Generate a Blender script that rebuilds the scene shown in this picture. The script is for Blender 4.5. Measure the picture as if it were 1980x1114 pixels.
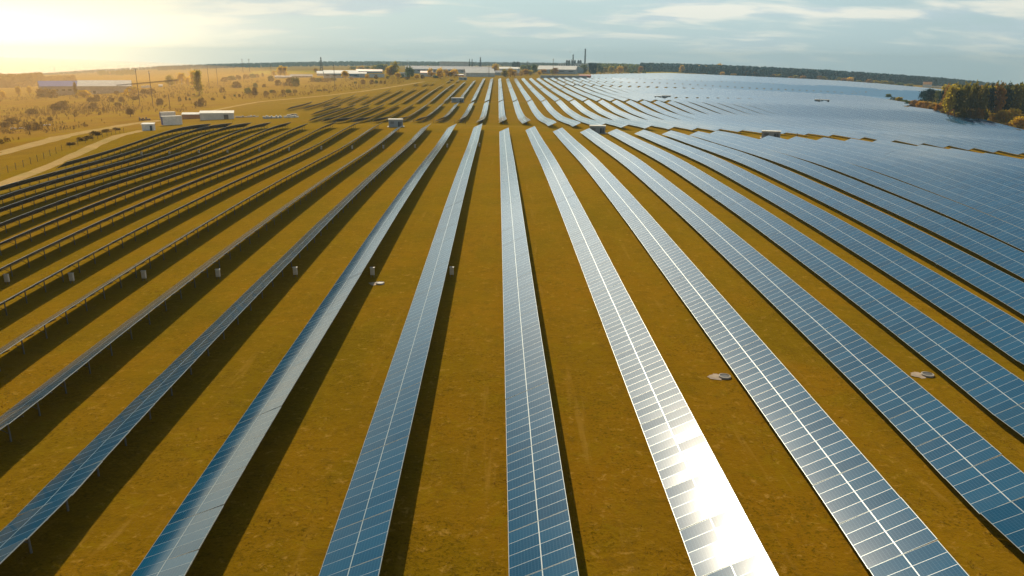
import bpy, math, random
import numpy as np
from mathutils import Matrix, Vector

for o in list(bpy.data.objects): bpy.data.objects.remove(o)
SC = bpy.context.scene
COL = SC.collection
R = math.radians
rnd = random.Random(7)

# ---------------------------------------------------------------- camera
H, PITCH, ROLL, YAW = 26.4983, 0.29715, 0.01154, 0.02170
F0, K1 = 1453.56, -0.15930           # focal length (px of a 1980 wide frame) and the bend of the rows found in the photograph
SQ = 0.985
FP = F0 * SQ
cp, sp = math.cos(PITCH), math.sin(PITCH)
FWD = np.array([0, cp, -sp]); RGT = np.array([1., 0, 0]); DWN = np.array([0, -sp, -cp])
cr, sr = math.cos(ROLL), math.sin(ROLL)
RC = cr * RGT - sr * DWN; DC = sr * RGT + cr * DWN
cam = bpy.data.objects.new('camera', bpy.data.cameras.new('camera'))
COL.objects.link(cam)
m = Matrix.Identity(4)
for i in range(3):
    m[i][0], m[i][1], m[i][2] = RC[i], -DC[i], -FWD[i]
m[2][3] = H
cam.matrix_world = m
cam.data.sensor_width = 36; cam.data.lens = FP / 1980 * 36
cam.data.clip_start = 0.5; cam.data.clip_end = 40000
SC.camera = cam
SC.view_settings.view_transform = 'Standard'; SC.view_settings.look = 'None'
SC.view_settings.gamma = 1; SC.view_settings.use_curve_mapping = False
SC.view_settings.exposure = 0.1
SC.cycles.use_denoising = True
SC.cycles.max_bounces = 6; SC.cycles.diffuse_bounces = 2; SC.cycles.glossy_bounces = 3
SC.cycles.transmission_bounces = 2; SC.cycles.volume_bounces = 1; SC.cycles.transparent_max_bounces = 6
SC.cycles.sample_clamp_indirect = 6.0

# ---------------------------------------------------------------- sun and sky
SUN_EL, SUN_AZ = R(33.0), R(-16.0)     # azimuth measured from straight ahead, minus is left
SUN_DIR = Vector((math.sin(SUN_AZ) * math.cos(SUN_EL), math.cos(SUN_AZ) * math.cos(SUN_EL), math.sin(SUN_EL)))
sl = bpy.data.lights.new('sun', 'SUN'); sl.energy = 4.8; sl.angle = R(0.5); sl.color = (1.0, 0.84, 0.60)
so = bpy.data.objects.new('sun', sl); COL.objects.link(so)
so.rotation_euler = SUN_DIR.to_track_quat('Z', 'Y').to_euler()

def node(nt, typ, ins=None, **props):
    n = nt.nodes.new(typ)
    for k, v in props.items(): setattr(n, k, v)
    for k, v in (ins or {}).items():
        s = n.inputs[k]
        if isinstance(v, bpy.types.NodeSocket): nt.links.new(v, s)
        elif isinstance(v, bpy.types.Node): nt.links.new(v.outputs[0], s)
        else: s.default_value = v
    return n
def math_(nt, op, a, b=None, c=None, clamp=False):
    ins = {0: a}
    if b is not None: ins[1] = b
    if c is not None: ins[2] = c
    return node(nt, 'ShaderNodeMath', ins, operation=op, use_clamp=clamp).outputs[0]
def mix(nt, f, a, b, blend='MIX'):
    n = nt.nodes.new('ShaderNodeMix'); n.data_type = 'RGBA'; n.blend_type = blend
    for s, v in ((n.inputs[0], f), (n.inputs[6], a), (n.inputs[7], b)):
        if isinstance(v, bpy.types.NodeSocket): nt.links.new(v, s)
        else: s.default_value = v if not isinstance(v, tuple) or len(v) == 4 else (*v, 1)
    return n.outputs[2]
def rng(nt, v, a, b, c=0., d=1., smooth=True):
    n = node(nt, 'ShaderNodeMapRange', {'Value': v, 'From Min': a, 'From Max': b, 'To Min': c, 'To Max': d}, interpolation_type='SMOOTHSTEP' if smooth else 'LINEAR')
    return n.outputs[0]
def noise(nt, vec, scale, detail=4, rough=.55, dist=0., out=0):
    n = node(nt, 'ShaderNodeTexNoise', {'Scale': scale, 'Detail': detail, 'Roughness': rough, 'Distortion': dist})
    if vec is not None: nt.links.new(vec, n.inputs['Vector'])
    return n.outputs[out]

W = bpy.data.worlds.new('World'); SC.world = W; W.use_nodes = True
wt = W.node_tree; wt.nodes.clear()
out = node(wt, 'ShaderNodeOutputWorld'); bg = node(wt, 'ShaderNodeBackground')
wt.links.new(bg.outputs[0], out.inputs[0])
sky = node(wt, 'ShaderNodeTexSky', sky_type='NISHITA', sun_disc=False, sun_elevation=SUN_EL, sun_rotation=SUN_AZ,
           altitude=100, air_density=1.0, dust_density=1.2, ozone_density=1.0)
tc = node(wt, 'ShaderNodeTexCoord')
D = tc.outputs['Generated']
sx = node(wt, 'ShaderNodeSeparateXYZ', {0: D})
dx, dy, dz = sx.outputs
zc = math_(wt, 'MAXIMUM', dz, 0.0)
base = mix(wt, 1.0, sky.outputs[0], (0.050, 0.062, 0.066, 1), 'MULTIPLY')
# veil of pale air low over the land
low = rng(wt, zc, 0.0, 0.27, 1.0, 0.0)
base = mix(wt, math_(wt, 'MULTIPLY', low, 0.85), base, (0.46, 0.61, 0.65, 1))
base = mix(wt, math_(wt, 'MULTIPLY', math_(wt, 'MULTIPLY', rng(wt, dx, -.12, -.42), rng(wt, zc, .10, .20)), .55), base, (0.02, 0.06, 0.12, 1))  # unseen upper left sky darkened to deepen the blue reflected in panels
# cloud sheets on a flat layer overhead
den = math_(wt, 'ADD', zc, 0.17)
cx = math_(wt, 'DIVIDE', dx, den); cy = math_(wt, 'DIVIDE', dy, den)
cv = node(wt, 'ShaderNodeCombineXYZ', {0: math_(wt, 'MULTIPLY', cx, 0.55), 1: cy, 2: 0.3})
n1 = noise(wt, cv.outputs[0], 1.7, 4, .5, .3)
n2 = noise(wt, cv.outputs[0], 4.2, 4, .5, .3)
cl = rng(wt, math_(wt, 'ADD', n1, math_(wt, 'MULTIPLY', math_(wt, 'SUBTRACT', n2, 0.5), 0.45)), 0.40, 0.62)
shade = rng(wt, n2, 0.40, 0.62)
ccol = mix(wt, shade, (0.50, 0.61, 0.65, 1), (0.82, 0.82, 0.72, 1))
clf = math_(wt, 'MULTIPLY', cl, rng(wt, zc, 0.0, 0.06, 0.35, 0.95))
clf = math_(wt, 'MULTIPLY', clf, math_(wt, 'SUBTRACT', 1.0, math_(wt, 'MULTIPLY', rng(wt, zc, 0.42, 0.56), rng(wt, dx, 0.06, 0.22, 0, .85))))
clf = math_(wt, 'MULTIPLY', clf, math_(wt, 'SUBTRACT', 1.0, math_(wt, 'MULTIPLY', rng(wt, zc, 0.12, 0.2), rng(wt, dx, -0.2, -0.4, 0, .85))))
clf = math_(wt, 'MULTIPLY', clf, rng(wt, zc, 0.50, 0.80, 1.0, 0.15))
base = mix(wt, clf, base, ccol)
# low left glow imitating lens flare, aureole round the sun, added unseen bright patches
def lobe(d, p):
    dn = node(wt, 'ShaderNodeVectorMath', {0: D, 1: tuple(d)}, operation='DOT_PRODUCT').outputs['Value']
    return math_(wt, 'POWER', math_(wt, 'MAXIMUM', dn, 0.0), p)
def pt(az, el): return (math.sin(R(az)) * math.cos(R(el)), math.cos(R(az)) * math.cos(R(el)), math.sin(R(el)))
def addglow(base, fac, col):
    g = mix(wt, fac, (0, 0, 0, 1), col)
    return node(wt, 'ShaderNodeVectorMath', {0: base, 1: g}, operation='ADD').outputs[0]
lowband = rng(wt, zc, 0.08, 0.26, 1.0, 0.0)
base = mix(wt, math_(wt, 'MULTIPLY', math_(wt, 'MULTIPLY', lobe(pt(-30, 6), 22.0), lowband), 0.5), base, (0.95, 0.89, 0.70, 1))
g1 = math_(wt, 'MULTIPLY', lobe(pt(-35, 5), 75.0), lowband)
base = mix(wt, math_(wt, 'MULTIPLY', g1, 0.92, clamp=True), base, (1.35, 1.17, 0.74, 1))
base = addglow(base, math_(wt, 'MULTIPLY', lobe(pt(-36, 0.5), 42.0), rng(wt, dz, 0.015, 0.075, 1.0, 0.0)), (1.7, 1.25, 0.66, 1))
base = addglow(base, math_(wt, 'MULTIPLY', lobe(pt(-7, 14), 34.0), rng(wt, zc, 0.09, 0.17)), (0.80, 0.82, 0.74, 1))  # unseen bright cloud bank added above the view to whiten panel reflections
base = addglow(base, lobe(SUN_DIR, 70.0), (0.40, 0.36, 0.29, 1))
base = addglow(base, lobe(pt(17, 20), 45.0), (0.30, 0.33, 0.34, 1))  # unseen bright patch added for reflections in the right field
base = addglow(base, lobe(pt(-11, 21), 110.0), (1.5, 1.25, 0.86, 1))  # unseen bright patch added for the sheen along the glaring row
base = addglow(base, lobe(SUN_DIR, 160.0), (4.5, 4.1, 3.4, 1))
base = addglow(base, lobe(SUN_DIR, 700.0), (14.0, 12.8, 10.5, 1))
wt.links.new(base, bg.inputs['Color'])
bg.inputs['Strength'].default_value = 1.0

# ---------------------------------------------------------------- the lie of the land
KN = np.array([20, 50, 80, 110, 140, 165, 190, 215, 240, 265, 290, 320, 360, 420, 500, 620, 800, 1000.])
TT = np.array([2.1463, 2.2096, 2.4228, 2.8485, 2.9742, 2.9701, 2.6657, 2.3034, 2.3209, 2.3520, 2.4060, 0.8185, -1.1570, -1.4942, -0.1287, 1.2131, 3.2823, 5.8829])
TX = np.array([-0.0689, 0.3629, 0.6638, 0.9447, 1.1576, 1.4262, 1.3752, 1.1305, 0.6578, -0.1200, -0.1074, -0.0514, 0.3114, 0.2374, 1.1175, 0.0577, -0.0097, -0.0030])
KQ = np.array([20, 80, 150, 200, 250, 300, 400, 600.]); TQ = np.array([-0.7522, -0.0878, 0.1029, -0.0079, 0.0165, -0.4656, -0.1422, -0.0100])
YG = np.arange(-400, 1600, 4.0)
ker = np.exp(-0.5 * (np.arange(-6, 7) * 4 / 9.0) ** 2); ker /= ker.sum()
def tab(k, v):
    a = np.interp(YG, k, v); return np.convolve(np.pad(a, 6, mode='edge'), ker, 'valid')
GT, GX, GQ = tab(KN, TT), tab(KN, TX), tab(KQ, TQ)
def sstep(x, a, b):
    t = np.clip((x - a) / (b - a), 0, 1); return t * t * (3 - 2 * t)
def terr(X, Y):
    X = np.asarray(X, float); Y = np.asarray(Y, float)
    xe = 110 * np.tanh(X / 110) / 50
    z = np.interp(Y, YG, GT) + xe * np.interp(Y, YG, GX) + xe * xe * np.interp(Y, YG, GQ)
    w = sstep(X, 118, 166) * sstep(Y, 130, 175) * (1 - sstep(Y, 295, 335))
    z = z * (1 - w) + w * np.interp(Y, [150, 200, 216, 255, 320], [4.2, 3.3, 2.6, 1.0, .9])
    r = np.hypot(X, Y)
    z = z - 4.0 * sstep(X, 170, 320) * sstep(Y, 745, 815) * (1 - np.clip((Y - 825) / 185, 0, 1))
    z = z + 5 * sstep(X, 250, 700) * sstep(r, 1750, 2700)          # wooded rise beyond the field on the right
    z = z + 6 * sstep(-X, 100, 900) * sstep(r, 2200, 4200)
    return z
def G(X, Y, h=0.0):
    """ground point (row coordinates) -> world"""
    X = np.asarray(X, float); Y = np.asarray(Y, float)
    x = X * math.cos(YAW) - Y * math.sin(YAW); y = X * math.sin(YAW) + Y * math.cos(YAW)
    z = terr(X, Y) - H
    d = y * cp - z * sp; dn = -(y * sp + z * cp)
    dd = np.maximum(d, 18.0)
    r2 = np.minimum((x / dd) ** 2 + (dn / dd) ** 2, 0.62)
    s = (1 + K1 * r2) / SQ
    x2 = x * s; dn2 = dn * s
    return np.stack([x2, d * cp - dn2 * sp, H - d * sp - dn2 * cp + h], -1)
def at(u, v, h=0.0):
    """photograph pixel (1980 wide) -> (X, Y) on the ground, metres per pixel there"""
    a = (u - 990) / F0; b = (v - 557) / F0
    a, b = a * cr + b * sr, -a * sr + b * cr
    s = 1.0
    for _ in range(25):
        a0, b0 = a / s, b / s; s = 1 + K1 * (a0 * a0 + b0 * b0)
    dx_, dy_, dz_ = a0, cp - b0 * sp, -sp - b0 * cp
    X_ = dx_ * math.cos(YAW) + dy_ * math.sin(YAW); Y_ = -dx_ * math.sin(YAW) + dy_ * math.cos(YAW)
    ts = np.exp(np.linspace(math.log(16), math.log(6000), 4000))
    z = H + ts * dz_ - h - terr(X_ * ts, Y_ * ts)
    i = np.where(z < 0)[0]
    t = ts[i[0]] if len(i) else 5200.0
    return X_ * t, Y_ * t, t / FP
def head(X, Y):
    """world heading of the local row direction"""
    p, q = G(X, Y - 2), G(X, Y + 2); return math.atan2(q[1] - p[1], q[0] - p[0]) - math.pi / 2

# ---------------------------------------------------------------- materials
def mat(name):
    m = bpy.data.materials.new(name); m.use_nodes = True
    nt = m.node_tree; p = nt.nodes['Principled BSDF']
    return m, nt, p
def plain(name, col, rough=.7, metal=0., var=.12, scale=3.0):
    m, nt, p = mat(name)
    t = node(nt, 'ShaderNodeTexCoord')
    n = noise(nt, t.outputs['Object'], scale, 5)
    n2 = noise(nt, t.outputs['Object'], scale * .23, 3)
    c = mix(nt, rng(nt, math_(nt, 'ADD', math_(nt, 'MULTIPLY', n, .5), math_(nt, 'MULTIPLY', n2, .5)), .35, .65), tuple(x * (1 - var) for x in col), tuple(min(1, x * (1 + var)) for x in col))
    nt.links.new(c, p.inputs['Base Color']); p.inputs['Roughness'].default_value = rough; p.inputs['Metallic'].default_value = metal
    return m
M = {}
M['alu'] = plain('aluminium frame', (.50, .48, .42), .5, .3)
M['steel'] = plain('galvanised steel', (.15, .145, .135), .65, .1)
M['back'] = plain('panel back sheet', (.16, .16, .15), .7)
M['whitepaint'] = plain('white painted metal', (.72, .72, .68), .5)
M['roofwhite'] = plain('pale sheet roof', (.74, .72, .64), .8, 0, .1, .6)
M['roofgrey'] = plain('grey sheet roof', (.24, .25, .27), .85, 0, .15, .5)
M['roofblue'] = plain('blue sheet roof', (.08, .15, .45), .8)
M['roofred'] = plain('red roof', (.36, .08, .05), .6)
M['rooforange'] = plain('orange roof', (.75, .34, .10), .6)
M['wallgrey'] = plain('grey wall cladding', (.34, .37, .38), .7, 0, .15, .4)
M['wallpale'] = plain('pale wall', (.58, .58, .54), .7, 0, .12, .4)
M['wallbeige'] = plain('beige plaster wall', (.50, .42, .34), .8, 0, .15, .4)
M['wallblue'] = plain('grey blue wall', (.22, .31, .36), .7, 0, .12, .4)
M['brown'] = plain('rusty brown sheet', (.30, .14, .07), .8, 0, .2)
M['bluepaint'] = plain('blue painted metal', (.06, .13, .38), .5)
M['dark'] = plain('dark weathered metal', (.05, .06, .065), .6)
M['glass'] = plain('dark window glass', (.03, .04, .05), .12)
M['concrete'] = plain('concrete', (.40, .37, .32), .85, 0, .18)
M['wood'] = plain('weathered wood', (.16, .11, .075), .85)
M['trunk'] = plain('bark', (.12, .085, .06), .9)
M['birch'] = plain('birch bark', (.5, .47, .42), .85)
M['rubble'] = plain('pale rubble', (.55, .48, .42), .9, 0, .3, 1.5)
M['sand'] = plain('trodden sandy soil', (.36, .28, .20), .9, 0, .25, 1.5)
M['lidgrey'] = plain('iron lid', (.10, .10, .095), .6)
M['redpaint'] = plain('red brick wall', (.42, .11, .06), .8)

def leafmat(name, a, b, c=None):
    m, nt, p = mat(name)
    t = node(nt, 'ShaderNodeTexCoord'); oi = node(nt, 'ShaderNodeObjectInfo')
    n = noise(nt, t.outputs['Object'], .9, 3)
    f = rng(nt, math_(nt, 'ADD', n, math_(nt, 'MULTIPLY', math_(nt, 'SUBTRACT', oi.outputs['Random'], .5), .35)), .34, .66)
    col = mix(nt, f, a, b)
    if c: col = mix(nt, rng(nt, noise(nt, t.outputs['Object'], 2.3, 2), .52, .66), col, c)
    nt.links.new(col, p.inputs['Base Color']); p.inputs['Roughness'].default_value = .75
    p.inputs['Specular IOR Level'].default_value = .2
    tr = node(nt, 'ShaderNodeBsdfTranslucent'); nt.links.new(col, tr.inputs[0])
    ms = node(nt, 'ShaderNodeMixShader', {0: .6, 1: p.outputs[0], 2: tr.outputs[0]})
    nt.links.new(ms.outputs[0], nt.nodes['Material Output'].inputs[0])
    return m
L = {}
L['gold'] = leafmat('golden leaves', (.60, .37, .014), (.80, .50, .03), (.42, .33, .02))
L['green'] = leafmat('dull green leaves', (.06, .11, .03), (.14, .17, .03), (.22, .19, .03))
L['olive'] = leafmat('olive leaves', (.27, .22, .014), (.44, .33, .025))
L['pine'] = leafmat('pine needles', (.012, .030, .016), (.035, .055, .022), (.06, .055, .02))
L['pinewarm'] = leafmat('browning pine needles', (.10, .10, .010), (.22, .17, .016), (.05, .07, .012))
L['brown'] = leafmat('brown scrub twigs', (.21, .125, .022), (.34, .20, .032), (.15, .115, .02))
L['orange'] = leafmat('rust coloured leaves', (.34, .16, .014), (.50, .26, .02), (.22, .16, .02))
L['teal'] = leafmat('dark forest needles', (.002, .026, .032), (.006, .042, .046))

# photovoltaic glass: u counts modules along the row, v counts modules across it
m, nt, p = mat('solar cells under glass'); M['pv'] = m
t = node(nt, 'ShaderNodeTexCoord'); s = node(nt, 'ShaderNodeSeparateXYZ', {0: t.outputs['UV']})
U, V = s.outputs[0], s.outputs[1]
def line(x, half):        # 1 on a line round every whole number
    f = math_(nt, 'ABSOLUTE', math_(nt, 'SUBTRACT', math_(nt, 'FRACT', math_(nt, 'ADD', x, .5)), .5))
    return math_(nt, 'LESS_THAN', f, half)
fr = math_(nt, 'MAXIMUM', line(U, .0135), line(V, .0155))
cells = math_(nt, 'MAXIMUM', line(math_(nt, 'MULTIPLY', U, 6), .035), line(math_(nt, 'MULTIPLY', V, 10), .07))
wn = node(nt, 'ShaderNodeTexWhiteNoise', noise_dimensions='3D')
oi = node(nt, 'ShaderNodeObjectInfo')
nt.links.new(node(nt, 'ShaderNodeCombineXYZ', {0: math_(nt, 'FLOOR', U), 1: math_(nt, 'FLOOR', V), 2: math_(nt, 'MULTIPLY', oi.outputs['Random'], 50)}).outputs[0], wn.inputs[0])
cell = mix(nt, wn.outputs[0], (.001, .052, .116, 1), (.003, .070, .148, 1))
cell = mix(nt, math_(nt, 'MULTIPLY', cells, .5), cell, (.03, .13, .22, 1))
dust = noise(nt, t.outputs['Object'], .55, 5)
cell = mix(nt, rng(nt, dust, .45, .8, 0, .05), cell, (.22, .20, .16, 1))
colr = mix(nt, fr, cell, (.28, .35, .37, 1))
nt.links.new(colr, p.inputs['Base Color'])
rg = math_(nt, 'ADD', .10, math_(nt, 'MULTIPLY', wn.outputs[0], .02))
nt.links.new(mix(nt, fr, node(nt, 'ShaderNodeCombineColor', {0: rg, 1: rg, 2: rg}).outputs[0], (.35, .35, .35, 1)), p.inputs['Roughness'])
nt.links.new(math_(nt, 'MULTIPLY', fr, .15), p.inputs['Metallic'])
p.inputs['IOR'].default_value = 1.38
# every module sits a touch differently in its clamps
geo = node(nt, 'ShaderNodeNewGeometry')
nrm = node(nt, 'ShaderNodeVectorMath', {0: geo.outputs['Normal'], 1: node(nt, 'ShaderNodeVectorMath', {0: node(nt, 'ShaderNodeVectorMath', {0: wn.outputs[1], 1: (.5, .5, .5)}, operation='SUBTRACT').outputs[0], 'Scale': .0018}, operation='SCALE').outputs[0]}, operation='ADD')
nt.links.new(node(nt, 'ShaderNodeVectorMath', {0: nrm.outputs[0]}, operation='NORMALIZE').outputs[0], p.inputs['Normal'])

M['pv_skyband'] = M['pv'].copy(); M['pv_skyband'].name = 'solar glass painted with sky reflection'  # same modules, with the deep blue sky reflection painted into the colour
for n_ in M['pv_skyband'].node_tree.nodes:
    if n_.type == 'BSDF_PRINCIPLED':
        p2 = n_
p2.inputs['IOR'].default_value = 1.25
for l_ in list(p2.inputs['Roughness'].links) + list(p2.inputs['Base Color'].links): M['pv_skyband'].node_tree.links.remove(l_)
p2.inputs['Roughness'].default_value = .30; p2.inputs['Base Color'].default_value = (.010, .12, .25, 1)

# dry autumn grass
def groundmat(name, cols, scrub=None):
    m, nt, p = mat(name)
    t = node(nt, 'ShaderNodeTexCoord'); P = t.outputs['Object']
    big = noise(nt, P, .018, 4); mid = noise(nt, P, .12, 5, .6); fine = noise(nt, P, .9, 6, .7); tiny = noise(nt, P, 4.5, 4, .7)
    c = mix(nt, rng(nt, mid, .36, .64), cols[0], cols[1])
    c = mix(nt, rng(nt, big, .40, .62, 0, .75), c, cols[2])
    c = mix(nt, rng(nt, noise(nt, P, .05, 5, .6, .6), .48, .66, 0, .7), c, tuple(x * k if i < 3 else 1 for i, (x, k) in enumerate(zip(cols[1], (.74, .90, .8, 1)))))
    c = mix(nt, rng(nt, fine, .50, .68, 0, .62), c, cols[3])
    c = mix(nt, rng(nt, noise(nt, P, .33, 6, .72, .8), .50, .68, 0, .75), c, tuple(x * k if i < 3 else 1 for i, (x, k) in enumerate(zip(cols[1], (1.28, 1.35, 1.2, 1)))))
    patch = rng(nt, noise(nt, P, .21, 4, .6, .6), .40, .62)
    c = mix(nt, math_(nt, 'MULTIPLY', patch, rng(nt, tiny, .50, .64, 0, .9)), c, tuple(x * .42 if i < 3 else 1 for i, x in enumerate(cols[1])))
    c = mix(nt, rng(nt, noise(nt, P, 2.6, 5, .75, 1.0), .55, .66, 0, .5), c, tuple(x * .5 if i < 3 else 1 for i, x in enumerate(cols[0])))
    c = mix(nt, rng(nt, noise(nt, P, 1.5, 6, .75, .5), .55, .70, 0, .6), c, cols[4])
    st = node(nt, 'ShaderNodeMapping', {'Vector': P, 'Rotation': (0, 0, -YAW), 'Scale': (1.0, .05, 1.0)}).outputs[0]
    c = mix(nt, math_(nt, 'MULTIPLY', rng(nt, noise(nt, st, 1.1, 5, .65), .56, .72, 0, .5), rng(nt, mid, .38, .6)), c, tuple(min(1, x * 1.35 + .02) for x in cols[0]))
    if scrub:
        so_ = node(nt, 'ShaderNodeSeparateXYZ', {0: P})
        edge = math_(nt, 'ADD', so_.outputs[0], math_(nt, 'MULTIPLY', math_(nt, 'SUBTRACT', big, .5), 60))
        f = rng(nt, math_(nt, 'ADD', edge, math_(nt, 'MULTIPLY', so_.outputs[1], .12)), -150, -90, 1, 0)
        sc = mix(nt, rng(nt, mid, .35, .65), scrub[0], scrub[1])
        sc = mix(nt, rng(nt, noise(nt, P, .035, 5), .45, .62), sc, scrub[2])
        sc = mix(nt, rng(nt, fine, .55, .7, 0, .5), sc, scrub[3])
        c = mix(nt, f, c, sc)
    nt.links.new(c, p.inputs['Base Color']); p.inputs['Roughness'].default_value = .95
    p.inputs['Specular IOR Level'].default_value = .0
    p.inputs['Sheen Weight'].default_value = .34; p.inputs['Sheen Roughness'].default_value = .45; p.inputs['Sheen Tint'].default_value = (1, .64, .05, 1)
    bm = node(nt, 'ShaderNodeBump', {'Strength': .38, 'Distance': .3, 'Height': math_(nt, 'ADD', fine, math_(nt, 'MULTIPLY', tiny, .5))})
    nt.links.new(bm.outputs[0], p.inputs['Normal'])
    return m
M['grass'] = groundmat('dry autumn grass', [(.172, .090, .003, 1), (.130, .076, .002, 1), (.190, .086, .003, 1), (.085, .050, .004, 1), (.36, .21, .045, 1)],
                       [(.24, .110, .018, 1), (.165, .070, .016, 1), (.235, .135, .011, 1), (.10, .047, .011, 1)])  # scrub colours of the left ground, with the warm veil tinted in
M['track'] = groundmat('worn sandy track', [(.46, .30, .16, 1), (.40, .26, .13, 1), (.43, .28, .14, 1), (.30, .19, .08, 1), (.50, .36, .23, 1)])
M['faint'] = groundmat('worn grass track', [(.25, .14, .035, 1), (.22, .12, .03, 1), (.24, .13, .03, 1), (.15, .09, .02, 1), (.30, .2, .08, 1)])
M['yellowfield'] = groundmat('ripe yellow field', [(.33, .25, .03, 1), (.28, .22, .03, 1), (.36, .26, .03, 1), (.22, .18, .03, 1), (.34, .26, .05, 1)])
M['yard'] = groundmat('grey gravel yard', [(.17, .16, .14, 1), (.14, .13, .12, 1), (.16, .15, .14, 1), (.10, .10, .09, 1), (.22, .21, .19, 1)])

# ---------------------------------------------------------------- mesh helpers
class MB:
    def __init__(s): s.v = []; s.f = []; s.m = []; s.uv = []
    def quad(s, a, b, c, d, mi=0, uv=None):
        n = len(s.v); s.v += [tuple(a), tuple(b), tuple(c), tuple(d)]; s.f.append((n, n + 1, n + 2, n + 3)); s.m.append(mi); s.uv.append(uv or ((0, 0),) * 4)
    def poly(s, pts, mi=0):
        n = len(s.v); s.v += [tuple(p) for p in pts]; s.f.append(tuple(range(n, n + len(pts)))); s.m.append(mi); s.uv.append(((0, 0),) * len(pts))
    def hexa(s, b, t, mi=0, top=None, uv=None):
        """b, t: four corners each, counter-clockwise seen from above"""
        n = len(s.v); s.v += [tuple(x) for x in list(b) + list(t)]
        fs = [(n + 3, n + 2, n + 1, n), (n + 4, n + 5, n + 6, n + 7)] + [(n + i, n + (i + 1) % 4, n + 4 + (i + 1) % 4, n + 4 + i) for i in range(4)]
        s.f += fs; s.m += [mi, mi if top is None else top] + [mi] * 4
        z4 = ((0, 0),) * 4
        s.uv += [z4, uv or z4, z4, z4, z4, z4]
    def box(s, c, d, rz=0., mi=0):
        x, y, z = d[0] / 2, d[1] / 2, d[2] / 2; ca, sa = math.cos(rz), math.sin(rz)
        q = [(c[0] + a * x * ca - b * y * sa, c[1] + a * x * sa + b * y * ca) for a, b in ((-1, -1), (1, -1), (1, 1), (-1, 1))]
        s.hexa([(a, b, c[2] - z) for a, b in q], [(a, b, c[2] + z) for a, b in q], mi)
    def tube(s, p, q, r1, r2=None, n=8, mi=0, cap=True):
        p, q = Vector(p), Vector(q); r2 = r1 if r2 is None else r2
        d = (q - p).normalized(); a = d.orthogonal().normalized(); b = d.cross(a)
        k = len(s.v)
        for c, r in ((p, r1), (q, r2)):
            for i in range(n):
                t = 2 * math.pi * i / n; s.v.append(tuple(c + a * (r * math.cos(t)) + b * (r * math.sin(t))))
        for i in range(n):
            j = (i + 1) % n; s.f.append((k + i, k + j, k + n + j, k + n + i)); s.m.append(mi); s.uv.append(((0, 0),) * 4)
        if cap:
            s.f.append(tuple(range(k + n - 1, k - 1, -1))); s.f.append(tuple(range(k + n, k + 2 * n))); s.m += [mi, mi]; s.uv += [((0, 0),) * n] * 2
    def mesh(s, name, mats, uv=False):
        me = bpy.data.meshes.new(name); me.from_pydata(s.v, [], s.f)
        for x in (mats if isinstance(mats, (list, tuple)) else [mats]): me.materials.append(x)
        me.polygons.foreach_set('material_index', s.m)
        if uv:
            l = me.uv_layers.new(name='UVMap'); l.data.foreach_set('uv', np.array([c for f in s.uv for c in f], float).ravel())
        me.update(); return me
    def build(s, name, mats, parent=None, uv=False):
        return link(name, s.mesh(name, mats, uv), parent)
def link(name, data, parent=None, loc=None):
    o = bpy.data.objects.new(name, data); COL.objects.link(o)
    if parent is not None: o.parent = parent
    if loc is not None: o.location = loc
    return o
USED = set()
def tag(o, label=None, cat=None, group=None, kind=None):
    if label:
        assert 4 <= len(label.split()) <= 16, label
        o['label'] = label
    if cat: o['category'] = cat
    if group: o['group'] = group
    if kind: o['kind'] = kind
    return o
def thing(name, label, cat, loc=(0, 0, 0), rz=0., group=None):
    o = bpy.data.objects.new(name, None); COL.objects.link(o); o.location = loc; o.rotation_euler = (0, 0, rz)
    o.empty_display_size = .5
    return tag(o, label, cat, group)
ONES = 'zeroth first second third fourth fifth sixth seventh eighth ninth tenth eleventh twelfth thirteenth fourteenth fifteenth sixteenth seventeenth eighteenth nineteenth'.split()
TENS = {2: ('twenty', 'twentieth'), 3: ('thirty', 'thirtieth'), 4: ('forty', 'fortieth'), 5: ('fifty', 'fiftieth'), 6: ('sixty', 'sixtieth'), 7: ('seventy', 'seventieth'), 8: ('eighty', 'eightieth'), 9: ('ninety', 'ninetieth')}
def nth(n):
    if n < 20: return ONES[n]
    t, u = divmod(n, 10)
    return TENS[t][1] if u == 0 else TENS[t][0] + '-' + ONES[u]

# ---------------------------------------------------------------- ground
def axis(parts):
    a = []
    for lo, hi, st in parts: a += list(np.arange(lo, hi, st))
    return np.array(a + [parts[-1][1]])
gx = axis([(-4500, -1500, 500), (-1500, -400, 60), (-400, -160, 6), (-160, 200, 5), (200, 400, 20), (400, 1500, 60), (1500, 4500, 500)])
gy = axis([(-120, 10, 10), (10, 520, 5), (520, 1000, 10), (1000, 2400, 60), (2400, 5200, 200), (5200, 5600, 200)])
XX, YY = np.meshgrid(gx, gy)
gp = G(XX, YY).reshape(-1, 3)
nx = len(gx); idx = np.arange(len(gp)).reshape(XX.shape)
gf = np.stack([idx[:-1, :-1], idx[:-1, 1:], idx[1:, 1:], idx[1:, :-1]], -1).reshape(-1, 4)
me = bpy.data.meshes.new('ground'); me.from_pydata(gp.tolist(), [], gf.tolist()); me.materials.append(M['grass'])
me.polygons.foreach_set('use_smooth', [True] * len(gf)); me.update()
tag(link('ground', me), kind='structure')

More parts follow.
